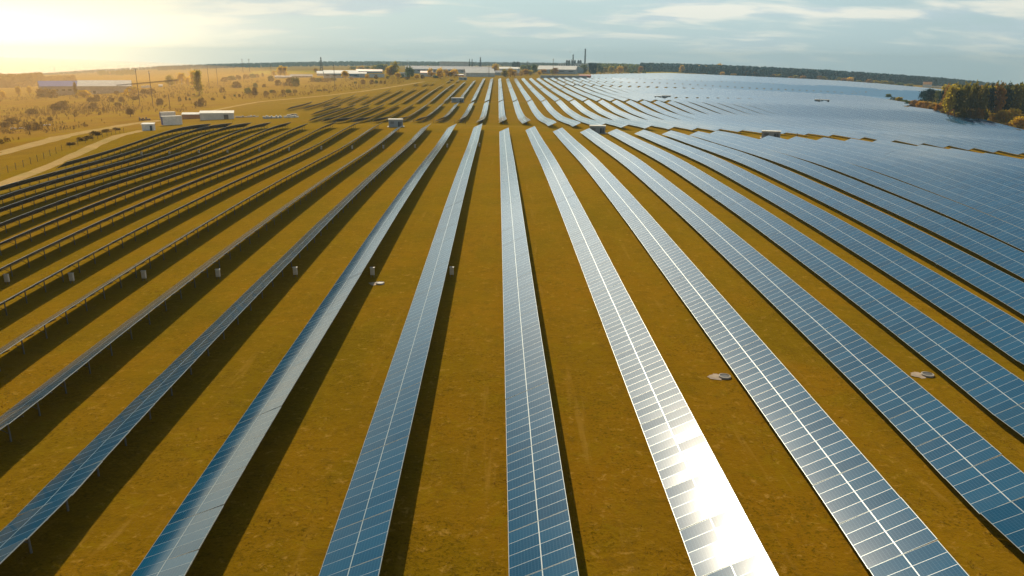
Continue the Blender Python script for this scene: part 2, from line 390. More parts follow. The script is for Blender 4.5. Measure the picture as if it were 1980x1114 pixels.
def strip(name, pts, w, material, lift=.05, step=4.0, px=True, jag=0.):
    """a road or track: pts are pixels of its middle, widths in metres"""
    if px: pts = [at(u, v)[:2] for u, v in pts]
    P = [np.array(pts[0])]
    for a, b in zip(pts[:-1], pts[1:]):
        a, b = np.array(a), np.array(b); n = max(1, int(np.hypot(*(b - a)) / step))
        P += [a + (b - a) * i / n for i in range(1, n + 1)]
    P = np.array(P)
    for _ in range(3): P[1:-1] = (P[:-2] + 2 * P[1:-1] + P[2:]) / 4
    tg = np.gradient(P, axis=0); tg /= np.linalg.norm(tg, axis=1)[:, None]; nm = np.stack([-tg[:, 1], tg[:, 0]], -1)
    cols = []
    for k, f in enumerate((-.5, -.25, 0, .25, .5)):
        q = P + nm * (w * f) + (nm * np.array([[rnd.uniform(-jag, jag)] for _ in P]) if k in (0, 4) else 0)
        cols.append(G(q[:, 0], q[:, 1], lift if k in (1, 2, 3) else lift * .3))
    mb = MB()
    for i in range(len(P) - 1):
        for k in range(4): mb.quad(cols[k + 1][i], cols[k][i], cols[k][i + 1], cols[k + 1][i + 1])
    return tag(mb.build(name, material), kind='structure')
strip('dirt_road', [(-60, 312), (0, 297), (60, 281), (100, 271), (180, 252), (250, 240), (330, 231), (400, 218)], 9.5, M['track'], jag=.7)
strip('dirt_road', [(-60, 395), (0, 358), (60, 335), (120, 310), (180, 284), (250, 258), (275, 252)], 5.2, M['track'], jag=.5)
strip('dirt_road', [(400, 216), (440, 208), (500, 197), (560, 191.5), (640, 184), (700, 177), (760, 168), (820, 158)], 5.0, M['track'], jag=.4)
strip('dirt_road', [(540, 201), (600, 195), (640, 191), (700, 184)], 4.0, M['faint'], jag=.8)
strip('cross_track', [(585, 233.5), (700, 237), (800, 240.5), (900, 243), (1000, 245.5), (1100, 249.5), (1200, 254), (1300, 258), (1400, 261), (1520, 266)], 2.6, M['faint'], jag=.4)
strip('cross_track', [(600, 197), (700, 197.5), (900, 197.5), (1100, 197.5)], 4.0, M['faint'], jag=.5)

# ---------------------------------------------------------------- solar rows
S, X0, PW, TILT, Z0, MOD = 9.14163, 0.66974, 3.4, 0.42541, 0.7477, 1.01
PH, PV_ = PW * math.cos(TILT), PW * math.sin(TILT)
TAB = 4 * MOD
PVM = [M['alu'], M['pv'], M['back']]
PVM_SKYBAND = [M['alu'], M['pv_skyband'], M['back']]
def table(mb, X, Y, Y1, u0, dt, dz, full=True):
    dt = dt + .045 * min(1, max(0, (-X / S - 1.5) / 3))
    """one clamped run of modules from Y to Y1; dt tilts it a hair, dz lifts it"""
    g = .02 if full else 0.
    ca, sa = math.cos(TILT + dt), math.sin(TILT + dt)
    w = PW / 2
    mid = X + PH / 2
    A = []
    for y in (Y + g, Y1 - g):
        c = G(mid, y); e = G(mid + 1.0, y) - G(mid - 1.0, y); e = e / np.hypot(e[0], e[1])   # across the row
        zt = Z0 + PV_ / 2 + dz
        A.append((c + np.array([0, 0, zt]), e))
    eb = (A[0][1] + A[1][1]) / 2
    def cor(i, sgn):
        c, e = A[i][0], eb; sl_ = e[2]
        return c + np.array([e[0] * ca, e[1] * ca, sa + sl_ * ca]) * (sgn * w)
    t = [cor(0, -1), cor(0, 1), cor(1, 1), cor(1, -1)]
    nu = (Y1 - Y) / MOD
    uv = ((u0, 0), (u0, 2), (u0 + nu, 2), (u0 + nu, 0))
    if full:
        nz = np.cross(t[1] - t[0], t[3] - t[0]); nz /= np.linalg.norm(nz)
        b = [q - nz * .045 for q in t]
        mb.hexa(b, t, 0, 1, uv); mb.m[-6] = 2
    else:
        mb.quad(*t, 1, uv)
def post(mb, X, Y, o=None):
    o = np.zeros(3) if o is None else o
    c = G(X + PH * .56, Y) - o; e = G(X + PH * .56 + 1, Y) - G(X + PH * .56 - 1, Y); e /= np.hypot(e[0], e[1])
    zt = Z0 + PV_ * .56 - .10
    mb.tube(c + (0, 0, -.3), c + (0, 0, zt), .065, .055, 6)
    lo, hi = c + e * (-PH * .42), c + e * (PH * .36)
    lo = lo + (0, 0, zt - PV_ * .42 - .06); hi = hi + (0, 0, zt + PV_ * .36 - .10)
    mb.tube(lo, hi, .045, .045, 6)
    mb.tube(c + (0, 0, zt * .35), c * 1.0 + e * (-PH * .30) + (0, 0, zt - PV_ * .30 - .04), .03, .03, 5)
def rails(mb, X, ya, yb):
    ys = np.arange(ya, yb, 4.0); ys = np.append(ys, yb)
    for f in (.2, .8):
        pts = [G(X + PH * f, y, Z0 + PV_ * f - .19) for y in ys]
        for a, b in zip(pts[:-1], pts[1:]): mb.tube(a, b, .04, .04, 4, cap=False)
def row(k, ya, yb, label, group, detail, name='solar_panel_row', pvm=None):
    X = X0 + k * S
    base = G(X + PH / 2, (ya + yb) / 2)
    rr = random.Random(k * 91 + int(ya))
    rj = rr.gauss(0, .0075) if detail < 2 else 0.0
    if detail == 0:
        mb = MB(); y = ya; u = 0
        while y < yb - .5:
            y1 = min(yb, y + TAB * 2); table(mb, X, y, y1, u, rj + rr.gauss(0, .004), rr.gauss(0, .02)); u += 8; y = y1
        o = mb.build(name, pvm or PVM, uv=True)
        return tag(o, label, 'solar panels', group)
    th = thing(name, label, 'solar panels', tuple(base), 0, group)
    off = base
    def sub(mb): mb.v = [tuple(np.array(v) - off) for v in mb.v]; return mb
    y = ya; u = 0; posts = []
    per = 3 if detail == 2 else 9999
    mb = MB(); c = 0
    while y < yb - .5:
        y1 = min(yb, y + TAB)
        table(mb, X, y, y1, u, rj + rr.gauss(0, .0013), rr.gauss(0, .006)); posts.append((y + y1) / 2)
        u += 4; y = y1; c += 1
        if c == per or y >= yb - .5:
            sub(mb).build('panel_section' if detail == 2 else 'panel_surface', PVM, th, uv=True); mb = MB(); c = 0
    if detail == 2:
        mb = MB(); rails(mb, X, ya, yb); sub(mb).build('mounting_rails', M['steel'], th)
        for yp in posts:
            mb = MB(); post(mb, X, yp); sub(mb).build('support_post', M['steel'], th)
    else:
        mb = MB()
        for yp in posts: post(mb, X, yp)
        rails(mb, X, ya, yb)
        sub(mb).build('support_frame', M['steel'], th)
    return th
def interp_k(tb, k):
    ks = sorted(tb); return float(np.interp(k, ks, [tb[q] for q in ks]))
A_END = {-13: 300, -12: 300, -11: 296, -10: 292, -9: 288, -8: 278, -7: 285, -5: 278, -4: 264, -3: 271, -1: 273, 0: 257, 1: 264, 2: 259, 7: 253, 8: 262, 9: 236, 13: 233, 14: 222, 15: 219, 16: 214, 17: 206, 18: 200, 19: 196}
A_BEG = {-13: 190, -12: 122}
for k in range(-13, 20):
    X = X0 + k * S
    ya = A_BEG.get(k, max(17.0, 1.18 * abs(X) - 32))
    yb = interp_k(A_END, k)
    if k == 1: lb = 'near row of solar panels flashing white with the reflected sun'
    elif k < 1: lb = 'near field solar panel row, %s to the left of the row glaring with sun' % nth(1 - k)
    else: lb = 'near field solar panel row, %s to the right of the row glaring with sun' % nth(k - 1)
    row(k, ya, yb, lb, 'solar panel rows of the near field', 2)
B_BEG = {-10: 362, -9: 350, -8: 330, -3: 324, -2: 320, -1: 300, 0: 303, 1: 297, 2: 283, 13: 286, 14: 284, 15: 276, 16: 269, 17: 264, 19: 258, 21: 252, 22: 249, 35: 249}
B_END = {-10: 474, -3: 476, -2: 480, 0: 491, 12: 494, 13: 545, 19: 572, 35: 568}
B_EXT = {-14: (454, 512), -13: (458, 520), -12: (470, 498), -11: (405, 478)}
for n, k in enumerate(range(-14, 36)):
    ya, yb = B_EXT.get(k, (interp_k(B_BEG, k), interp_k(B_END, k)))
    if k >= 27: ya += (k - 27) * 20
    row(k, ya, yb, 'solar panel row in the second field beyond the cross track, %s from the left' % nth(n + 1), 'solar panel rows of the second field', 1)
C_BEG = {-13: 512, -11: 500, 3: 498, 12: 503, 13: 553, 20: 583, 35: 580, 40: 640}
C_END = {-13: 564, -12: 576, -11: 580, -10: 635, -9: 646, -8: 664, -7: 675, 6: 675, 7: 748, 40: 750}
for n, k in enumerate(range(-13, 41)):
    row(k, interp_k(C_BEG, k), interp_k(C_END, k), 'distant solar panel row of the third field behind the grey kiosk, %s from the left' % nth(n + 1), 'solar panel rows of the third field', 0)
D_BEG = {-6: 681, 6: 681, 7: 760, 40: 760}
D_END = {-6: 730, -5: 765, -4: 800, -3: 838, 6: 838, 7: 852, 12: 856, 21: 870, 40: 884}
for n, k in enumerate(range(-6, 46)):
    row(k, interp_k(D_BEG, k), interp_k(D_END, k), 'far solar panel row of the fourth field towards the factories, %s from the left' % nth(n + 1), 'solar panel rows of the fourth field', 0, pvm=PVM_SKYBAND if k >= 16 else None)
for n, (k, a, b) in enumerate([(-9, 735, 768), (-8, 722, 775), (-7.4, 745, 782), (-6, 800, 852), (-5, 806, 856)]):
    row(k, a, b, 'short lone solar panel row beside the far dirt road, %s from the left' % nth(n + 1), 'short solar panel rows by the dirt road', 0)
# the farthest fields, too many rows to tell apart
mb = MB(); rr = random.Random(5)
for k in range(-2, 98):
    rj = rr.gauss(0, .007)
    if k <= 12: spans = [(842 if k < 7 else 862, interp_k({-2: 905, 5: 930, 12: 1000}, k))]
    else:
        ye = interp_k({13: 1010, 14: 1180, 18: 1290, 42: 1740, 55: 1680, 85: 1700, 93: 1630, 97: 1500}, k)
        y0 = interp_k({13: 863, 21: 877, 45: 892}, k) if k < 46 else interp_k({46: 765, 60: 900, 80: 1150, 97: 1440}, k)
        spans = []; a = y0
        while a < ye - 10:
            b = min(ye, a + rr.choice((110, 118, 126))); spans.append((a, b)); a = b + 5
    for a, b in spans:
        y = a
        while y < b - 1:
            y1 = min(b, y + 16.16); nf = len(mb.m); table(mb, X0 + k * S, y, y1, 0, rj + rr.gauss(0, .004), 0, False)
            if k >= 16 and y < 985 + 25 * math.sin(k * .4) + .8 * (k - 16): mb.m[nf] = 3  # wavy limit of the painted blue reflection band
            y = y1
tag(mb.build('distant_solar_panels', PVM + [M['pv_skyband']], uv=True), 'blue mass of far solar panels stretching to the forest edge', 'solar panels', None, 'stuff')

# white combiner boxes on the posts at the back of the near rows
M['cabinet'] = plain('off-white cabinet paint', (.55, .52, .44), .6)
bx = MB(); bx.box((0, 0, .80), (.46, .26, .86)); bxm = bx.mesh('cabinet', M['cabinet'])
dd_ = MB(); dd_.box((0, -.145, .80), (.38, .03, .74)); dd_.box((.14, -.17, .80), (.03, .03, .14)); ddm = dd_.mesh('cabinet_door', M['cabinet'])
lg = MB()
for sx_ in (-.17, .17): lg.box((sx_, 0, .13), (.05, .05, .6))
lgm = lg.mesh('stand', M['steel'])
tp = MB(); tp.box((0, -.02, 1.255), (.54, .36, .045)); tpm = tp.mesh('rain_hood', M['cabinet'])
for band, Yb, ks, txt in ((0, 82.5, range(-9, 0), 'white electric cabinet behind a near panel row, front line'), (1, 216, range(-12, 0), 'small white electric cabinet behind a panel row, back line')):
    for n, k in enumerate(ks):
        X = X0 + k * S + PH + .25
        if Yb < 1.22 * abs(X) - 30: continue
        o = thing('electric_cabinet', '%s, %s from the left' % (txt, nth(n + 1)), 'electric cabinet', tuple(G(X, Yb + rnd.uniform(-1, 1), -.05)), head(X, Yb), 'white electric cabinets behind the near rows')
        for nm_, me_ in (('cabinet', bxm), ('cabinet_door', ddm), ('stand', lgm), ('rain_hood', tpm)): link(nm_, me_, o)

# round well covers in the grass
for (u, v), lb in (((1401, 730), 'round concrete well cover in the grass right of the glaring row, largest one'), ((1793, 726), 'round concrete well cover in the grass near the right edge'), ((735, 549), 'small pale well cover in the grass beside a panel shadow')):
    X, Y, mp = at(u, v); p = G(X, Y)
    o = thing('well_cover', lb, 'well cover', tuple(p), 0, 'round well covers')
    mb = MB(); n = 28
    for i in range(n):
        a, b = 2 * math.pi * i / n, 2 * math.pi * (i + 1) / n
        c = lambda r, t, z: (.74 * r * math.cos(t), .74 * r * math.sin(t), z)
        mb.quad(c(.66, a, -.2), c(.66, b, -.2), c(.64, b, .14), c(.64, a, .14)); mb.quad(c(.64, a, .14), c(.64, b, .14), c(.52, b, .16), c(.52, a, .16)); mb.quad(c(.52, a, .16), c(.52, b, .16), c(.52, b, .05), c(.52, a, .05))
    mb.build('concrete_ring', M['concrete'], o)
    mb = MB(); mb.tube((0, 0, 0), (0, 0, .12), .384, .384, 28); mb.build('lid', M['lidgrey'], o)
    mb = MB(); pts = []
    for i in range(22):
        t = 2 * math.pi * i / 22; r = (.95 if math.cos(t) < 0 else .5) * rnd.uniform(.85, 1.15); pts.append((r * math.cos(t) - .35, r * .7 * math.sin(t), .03))
    q = mb; q.poly([(x, y, z + float(terr(X + x, Y + y) - terr(X, Y))) for x, y, z in pts]); q.build('bare_sand', M['sand'], o)

# ---------------------------------------------------------------- buildings
def building(name, label, cat, u, v, wpx, hpx, depth, wall, roof, kind='flat', rise=.3, rz=0., group=None, doors=0, wins=0, wrow=.6, over=.25, gable=False, hm=None, ribs=True):
    """u, v: middle of the foot of the front wall; wpx, hpx: front width and total height in pixels; depth in metres"""
    X, Y, mp = at(u, v); c = G(X, Y)
    w = wpx * mp; h = hm or hpx * mp
    hd = math.atan2(c[0], c[1])
    o = thing(name, label, cat, (c[0], c[1], c[2] - .1), -hd + rz, group)
    hw = h * (1 - rise) if kind != 'flat' else h * .94
    x, d = w / 2, depth
    mb = MB(); mb.hexa([(-x, 0, -2), (x, 0, -2), (x, d, -2), (-x, d, -2)], [(-x, 0, hw), (x, 0, hw), (x, d, hw), (-x, d, hw)])
    if ribs:
        n = max(2, int(w / max(2.5, w / 14)))
        for i in range(n + 1): mb.box((-x + .15 + (w - .3) * i / n, -.04, hw * .5), (.18, .08, hw - .2))
    if kind == 'gable':
        if gable: mb.poly([(-x, 0, hw), (x, 0, hw), (0, 0, h - .03)]); mb.poly([(x, d, hw), (-x, d, hw), (0, d, h - .03)])
        else: mb.poly([(x, 0, hw), (x, d, hw), (x, d / 2, h - .03)]); mb.poly([(-x, d, hw), (-x, 0, hw), (-x, d / 2, h - .03)])
    mb.build('wall', wall, o)
    mb = MB(); t = .18; ov = over
    def slab(a, b, c_, d_): mb.hexa([(q[0], q[1], q[2] + .02) for q in (a, b, c_, d_)], [(q[0], q[1], q[2] + t) for q in (a, b, c_, d_)])
    if kind == 'flat': slab((-x - ov, -ov, hw), (x + ov, -ov, hw), (x + ov, d + ov, hw), (-x - ov, d + ov, hw))
    elif kind == 'shed': slab((-x - ov, -ov, hw), (x + ov, -ov, hw), (x + ov, d + ov, h), (-x - ov, d + ov, h))
    elif kind == 'gable' and not gable:
        slab((-x - ov, -ov, hw - .1), (x + ov, -ov, hw - .1), (x + ov, d / 2, h), (-x - ov, d / 2, h)); slab((-x - ov, d / 2, h), (x + ov, d / 2, h), (x + ov, d + ov, hw - .1), (-x - ov, d + ov, hw - .1))
    elif kind == 'gable':
        slab((-x - ov, -ov, hw - .1), (0, -ov, h), (0, d + ov, h), (-x - ov, d + ov, hw - .1)); slab((0, -ov, h), (x + ov, -ov, hw - .1), (x + ov, d + ov, hw - .1), (0, d + ov, h))
    elif kind == 'arch':
        n = 10; ps = [((math.cos(math.pi * i / n) * -(d / 2 + ov) + d / 2), hw + (h - hw) * math.sin(math.pi * i / n)) for i in range(n + 1)]
        for (y1, z1), (y2, z2) in zip(ps[:-1], ps[1:]): slab((-x - ov, y1, z1), (x + ov, y1, z1), (x + ov, y2, z2), (-x - ov, y2, z2))
    mb.build('roof', roof, o)
    for i in range(doors):
        mb = MB(); dx_ = x * (.55 if doors == 1 else -.4 + .8 * i / max(1, doors - 1)); mb.box((dx_, -.07, min(hw * .42, 1.3)), (min(2.2, w * .18), .1, min(hw * .8, 2.5))); mb.build('door', M['dark'], o)
    for i in range(wins):
        mb = MB(); ww = w / wins * .5; mb.box((-x + w * (i + .5) / wins, -.09, hw * wrow), (ww, .1, hw * .16)); mb.build('window', M['glass'], o)
    return o

def kiosk(u, v, wpx, hpx, label, depth=3.0):
    X, Y, mp = at(u, v); c = G(X, Y); w, h = wpx * mp, hpx * mp; hd = math.atan2(c[0], c[1])
    o = thing('transformer_kiosk', label, 'transformer kiosk', tuple(c), -hd, 'grey transformer kiosks among the panels')
    x = w / 2
    mb = MB(); mb.box((0, depth / 2, h * .46), (w, depth, h * .86)); mb.build('wall', M['wallgrey'], o)
    mb = MB(); mb.box((0, depth / 2, h * .945), (w + .3, depth + .3, h * .11)); mb.build('roof', M['roofwhite'], o)
    mb = MB(); mb.box((0, depth / 2, 0), (w + 1.0, depth + 1.0, h * .12)); mb.build('concrete_base', M['concrete'], o)
    for dx_ in (.22, .36):
        mb = MB(); mb.box((x * 2 * dx_ , -.05, h * .38), (w * .11, .06, h * .62)); mb.build('door', M['dark'] if dx_ < .3 else M['steel'], o)
    mb = MB()
    for i in range(6): mb.box((-x * .5, -.04, h * (.45 + .05 * i)), (w * .25, .05, h * .03))
    mb.build('vent_louvre', M['steel'], o)
    return o
kiosk(765.5, 246, 27, 15, 'grey transformer kiosk on the cross track left of the middle panel rows')
kiosk(1155, 258.5, 30, 15, 'grey transformer kiosk on the cross track behind the centre right panel row')
kiosk(1490, 268, 34, 14, 'grey transformer kiosk with white posts on the cross track furthest right')
kiosk(885, 198, 24, 8.5, 'small grey kiosk between the second and third fields, left of centre')
kiosk(1272, 193, 13, 7, 'small grey kiosk among the blue panels, first of a pair')
kiosk(1288, 192, 17, 7, 'wider grey kiosk among the blue panels, second of a pair')
kiosk(1580, 200, 11, 7.5, 'small pale kiosk in the right field, first of a pair')
kiosk(1595, 200, 15, 7, 'pale kiosk in the right field, second of a pair')
kiosk(895, 155, 16, 5.5, 'pale blue kiosk at the far end of the panel rows')
kiosk(1115, 167.5, 10, 4.5, 'tiny dark kiosk in a gap of the far panels')

# site compound on the left
building('equipment_cabin', 'small white cube cabin beside the dirt track near the panels', 'cabin', 286.5, 253, 21, 14, 2.6, M['whitepaint'], M['roofwhite'], 'shed', .12, R(-14), doors=1)
def container(u, v, wpx, hpx, rz, label):
    X, Y, mp = at(u, v); c = G(X, Y); hd = math.atan2(c[0], c[1]); L_, h = wpx * mp, hpx * mp
    o = thing('storage_container', label, 'container', tuple(c), -hd + rz, 'white storage containers')
    mb = MB(); mb.box((0, 0, h * .5), (L_, 2.5, h * .94))
    for i in range(int(L_ / .5)): mb.box((-L_ / 2 + .3 + i * .5, 0, h * .5), (.14, 2.58, h * .8))
    mb.build('container_body', M['whitepaint'], o)
    mb = MB(); mb.box((0, 0, h * .985), (L_ + .15, 2.7, h * .05)); mb.build('roof', M['roofwhite'], o)
    mb = MB(); mb.box((-L_ / 2 - .05, 0, h * .5), (.08, 2.4, h * .86)); mb.build('end_door', M['bluepaint'], o)
    return o
container(333, 242, 36, 17, R(18), 'white storage container with blue end, in front of its twin')
container(325, 230, 27, 13, R(14), 'white storage container standing behind another, only its back half showing')
building('site_shed', 'long low pale shed with white roof beside the pallet stacks', 'shed', 420, 231.5, 61, 15.5, 5.5, M['wallpale'], M['roofwhite'], 'shed', .22, R(-4), doors=1)
building('lean_to', 'rusty brown lean-to store between the containers and the pale shed', 'shed', 371, 230, 34, 11, 4, M['brown'], M['roofwhite'], 'shed', .25, R(-6))
def pile(u, v, wpx, hpx, label, matl, n=9):
    X, Y, mp = at(u, v); c = G(X, Y); hd = math.atan2(c[0], c[1]); w, h = wpx * mp, hpx * mp
    mb = MB(); r2 = random.Random(int(u * 7 + v))
    for i in range(n):
        hh = h * r2.uniform(.45, 1.); mb.box((w * ((i + .5) / n - .5), r2.uniform(-.8, .8), hh / 2 - .05), (w / n * r2.uniform(.7, 1.0), r2.uniform(1, 2.2), hh + .1), r2.uniform(-.2, .2))
    o = mb.build('material_stack', matl); o.location = tuple(c); o.rotation_euler = (0, 0, -hd)
    return tag(o, label, 'material stack', 'stacks of building material')
pile(478, 227, 42, 3.5, 'low line of pale rubble right of the white-roofed shed', M['rubble'], 14)
pile(527, 229, 36, 6, 'stack of grey wrapped pallets at the end of the panel rows', M['wallpale'], 12)
pile(563, 227.5, 28, 5.5, 'white topped material stack nearest the second field', M['roofwhite'], 7)
pile(565, 223.5, 20, 4, 'dark heap of scrap behind the white topped stack', M['dark'], 8)
pile(280, 233, 20, 6, 'dark scrap heap left of the storage containers', M['wood'], 7)
pile(35, 250, 24, 3.5, 'pale rubble heap in the scrub at the left edge', M['rubble'], 7)
pile(90, 243, 14, 3, 'small pale rubble heap among the left bushes', M['rubble'], 5)

# farm yard buildings on the left
building('farm_building', 'beige farm building with blue roof on the far left', 'building', 118, 185, 66, 27, 22, M['wallbeige'], M['roofblue'], 'gable', .35, R(4), wins=6)
building('barn', 'long barn with pale roof and open side on the left', 'barn', 204, 181, 92, 24, 26, M['wallbeige'], M['roofwhite'], 'gable', .42, R(-4), doors=2)
pile(283, 170, 18, 4.5, 'white bales behind the twin poles on the left', M['whitepaint'], 6)
building('low_shed', 'small white shed in the scrub behind the poles', 'shed', 311, 168, 7, 4, 6, M['whitepaint'], M['roofwhite'], 'gable')

# industrial strip in the middle distance
building('warehouse', 'grey warehouse with long white roof left of centre', 'warehouse', 661, 151, 66, 14, 34, M['wallblue'], M['roofwhite'], 'gable', .40, R(3), wins=5)
building('warehouse', 'small white roofed annex at the right end of the long warehouse', 'warehouse', 698, 149, 22, 9, 20, M['wallblue'], M['roofwhite'], 'gable', .35)
building('shed', 'steep little white-roofed shed at the left end of the long warehouse', 'shed', 620, 147, 14, 9, 14, M['wallpale'], M['roofwhite'], 'shed', .5)
building('low_shed', 'low dark shed row with white patches left of the warehouse', 'shed', 583, 150, 42, 5.5, 12, M['wallgrey'], M['roofgrey'], 'gable', .4, wins=6)
building('low_shed', 'long pale low shed left of the dark shed row', 'shed', 548, 151.5, 32, 4.5, 10, M['wallpale'], M['roofgrey'], 'shed', .3)
building('concrete_wall', 'pale concrete yard wall behind the yellow bush', 'wall', 716, 150, 54, 7.5, .6, M['wallpale'], M['concrete'], 'flat')
building('workshop', 'dull red roofed workshop behind the concrete yard wall', 'building', 714, 141.5, 50, 7, 20, M['wallblue'], M['roofred'], 'gable', .5)
building('workshop', 'pale workshop between the golden poplars and the dark tree', 'building', 779, 149, 16, 9, 16, M['wallpale'], M['roofgrey'], 'flat')
building('factory_hall', 'very long grey factory hall with pale roof behind the poplars', 'factory', 868, 142, 168, 13, 60, M['wallgrey'], M['roofgrey'], 'gable', .42, wins=16)
building('factory_block', 'tall grey factory block rising over the long hall', 'factory', 878, 133.5, 56, 14.5, 60, M['wallpale'], M['wallgrey'], 'flat')
building('workshop', 'white workshop with red eaves left of the orange trees', 'building', 825, 148, 24, 10, 20, M['wallpale'], M['roofred'], 'gable', .3)
building('storage_hall', 'white arched storage hall in front of the factory', 'hall', 929, 148.5, 56, 15, 26, M['wallpale'], M['roofwhite'], 'gable', .52, R(8), over=.5)
building('loading_shed', 'low white loading shed left of the arched hall', 'shed', 900, 147.5, 42, 3.6, 8, M['redpaint'], M['roofwhite'], 'shed', .4)
building('workshop', 'grey workshop right of the arched hall', 'building', 968, 146, 22, 9, 18, M['wallgrey'], M['roofgrey'], 'gable', .4)
building('house', 'small white-roofed house among the orange trees', 'house', 1000, 146, 10, 9, 10, M['wallbeige'], M['roofwhite'], 'gable', .5)
building('factory_hall', 'pale roofed hall far behind the yellow trees', 'factory', 985, 136, 40, 6, 40, M['wallpale'], M['roofwhite'], 'gable', .5)
building('storage_hall', 'large grey hall with rounded pale roof below the chimneys', 'hall', 1076, 143, 74, 15, 40, M['wallgrey'], M['roofwhite'], 'gable', .45, R(-6), over=.5, wins=4)
building('storage_hall', 'narrow pale hall at the right end of the large grey hall', 'hall', 1118, 142, 20, 13, 40, M['wallblue'], M['roofwhite'], 'gable', .35, gable=True)
building('factory_block', 'pale factory block with a row of windows under the chimneys', 'factory', 1108, 134, 58, 11, 50, M['wallpale'], M['roofgrey'], 'flat', wins=12, wrow=.72)
building('brick_shed', 'low red brick shed at the edge of the far panels', 'shed', 1131, 151.5, 23, 6.5, 12, M['redpaint'], M['roofred'], 'shed', .25)
building('concrete_wall', 'long dark grey yard wall at the end of the panel rows', 'wall', 1090, 152, 90, 5.5, .8, M['wallgrey'], M['concrete'], 'flat')
building('house', 'white house with orange roof at the forest edge on the right', 'house', 1792, 169, 15, 10, 14, M['whitepaint'], M['rooforange'], 'gable', .45)
building('low_shed', 'long flat white shed beside the house with the orange roof', 'shed', 1812, 169.8, 34, 2.6, 10, M['wallpale'], M['wallpale'], 'flat')

# chimneys, silos and towers of the works
def chimney(u, v, hpx, wpx, label, matl):
    X, Y, mp = at(u, v); c = G(X, Y); h, w = hpx * mp, wpx * mp
    o = thing('chimney', label, 'chimney', tuple(c), 0, 'works chimneys')
    mb = MB(); mb.tube((0, 0, -2), (0, 0, h), w * .62, w * .42, 16); mb.build('shaft', matl, o)
    mb = MB(); mb.tube((0, 0, h - w * .5), (0, 0, h + .3), w * .5, w * .5, 16)
    mb.tube((0, 0, h * .62), (0, 0, h * .64), w * .62, w * .62, 16); mb.build('rim', M['dark'], o)
    return o
chimney(1130.5, 134, 37.5, 3.0, 'tall dark chimney standing alone, the tallest on the skyline', M['dark'])
chimney(1107.5, 134, 27, 2.6, 'shorter dark chimney trailing a wisp of smoke', M['dark'])
chimney(1104, 134, 18, 1.2, 'thin little flue left of the smoking chimney', M['dark'])
for n, u in enumerate((1098.5, 1109.5, 1120.5)):
    X, Y, mp = at(u, 134); c = G(X, Y)
    o = thing('silo_group', 'twin dark silos on the factory roof, %s pair from the left' % nth(n + 1), 'silos', (c[0], c[1] + 10, c[2]), 0, 'dark twin silos')
    for q in (-1, 1):
        mb = MB(); r = 2.1 * mp; mb.tube((q * r * 1.02, 0, 0), (q * r * 1.02, 0, 15.5 * mp), r, r, 14); mb.tube((q * r * 1.02, 0, 15.5 * mp), (q * r * 1.02, 0, 17 * mp), r, r * .4, 14); mb.build('silo', M['dark'], o)
def tower(u, v, hpx, wpx, label):
    X, Y, mp = at(u, v); c = G(X, Y); h, w = hpx * mp, wpx * mp
    o = thing('process_tower', label, 'tower', tuple(c), 0, 'thin process towers'); w *= 1.5
    mb = MB(); mb.tube((0, 0, -1), (0, 0, h * .55), w * .5, w * .42, 10); mb.tube((0, 0, h * .55), (0, 0, h), w * .26, w * .2, 10); mb.build('column', M['dark'], o)
    mb = MB()
    for f in (.3, .52, .72): mb.box((0, 0, h * f), (w * 1.5, w * 1.2, .35))
    mb.build('platform', M['dark'], o)
tower(908, 136, 21, 1.8, 'slim grey process tower left of its twin above the factory')
tower(913, 136, 21, 2.2, 'slim grey process tower, right one of the left pair')
tower(929, 136, 24, 3.2, 'thick stepped process tower above the white arched hall')
# wisp of smoke
mb = MB(); X, Y, mp = at(1107.5, 134); c = G(X, Y)
def blob(mb, c, r, r2, n=7):
    for i in range(n):
        for j in range(n * 2):
            def q(i, j):
                t, p_ = math.pi * i / n, math.pi * j / n; return (c[0] + r * math.sin(t) * math.cos(p_), c[1] + r * math.sin(t) * math.sin(p_), c[2] + r2 * math.cos(t))
            mb.quad(q(i, j), q(i + 1, j), q(i + 1, j + 1), q(i, j + 1))
for i in range(7): blob(mb, (c[0] - mp * (1.0 + i * 1.05), c[1], c[2] + mp * (28.2 + i * .75 + .2 * math.sin(i))), mp * (.8 + .12 * i), mp * (.55 + .03 * i))
ms, nts, ps = mat('white smoke'); nts.nodes.remove(ps)
nts.links.new(node(nts, 'ShaderNodeVolumePrincipled', {'Color': (.95, .95, .95, 1), 'Density': .10}).outputs[0], nts.nodes['Material Output'].inputs['Volume'])
tag(mb.build('smoke', ms), 'wisp of white smoke drifting left from the shorter chimney', 'smoke', None, 'stuff')

# poles and pylons
def pole(u, v, hpx, label, arm=0., r=.22, cat='utility pole'):
    X, Y, mp = at(u, v); c = G(X, Y); h = hpx * mp; hd = math.atan2(c[0], c[1])
    o = thing('utility_pole', label, cat, tuple(c), -hd, 'utility poles')
    mb = MB(); mb.tube((0, 0, -.5), (0, 0, h), max(r, mp * .42), max(r * .7, mp * .3), 8); mb.build('mast', M['wood'], o)
    if arm:
        mb = MB(); mb.box((0, 0, h * .93), (arm * mp, max(.15, mp * .3), max(.15, mp * .35))); mb.build('cross_arm', M['wood'], o)
        for q in (-.45, 0, .45):
            mb = MB(); mb.tube((q * arm * mp, 0, h * .93), (q * arm * mp, 0, h * .93 + .9), .12, .07, 6); mb.build('insulator', M['whitepaint'], o)
    return o
P1 = pole(271, 205, 70, 'tall power pole, left one of the pair joined by a beam', 3)
P2 = pole(296, 204, 64, 'tall power pole, right one of the pair joined by a beam', 3)
pole(328.5, 207, 24, 'short thick wooden post in the scrub behind the containers')
pole(405, 172, 42, 'thin power pole in the scrub right of the tall poplars', 3)
pole(421.5, 166, 37, 'second thin power pole right of the tall poplars', 3)
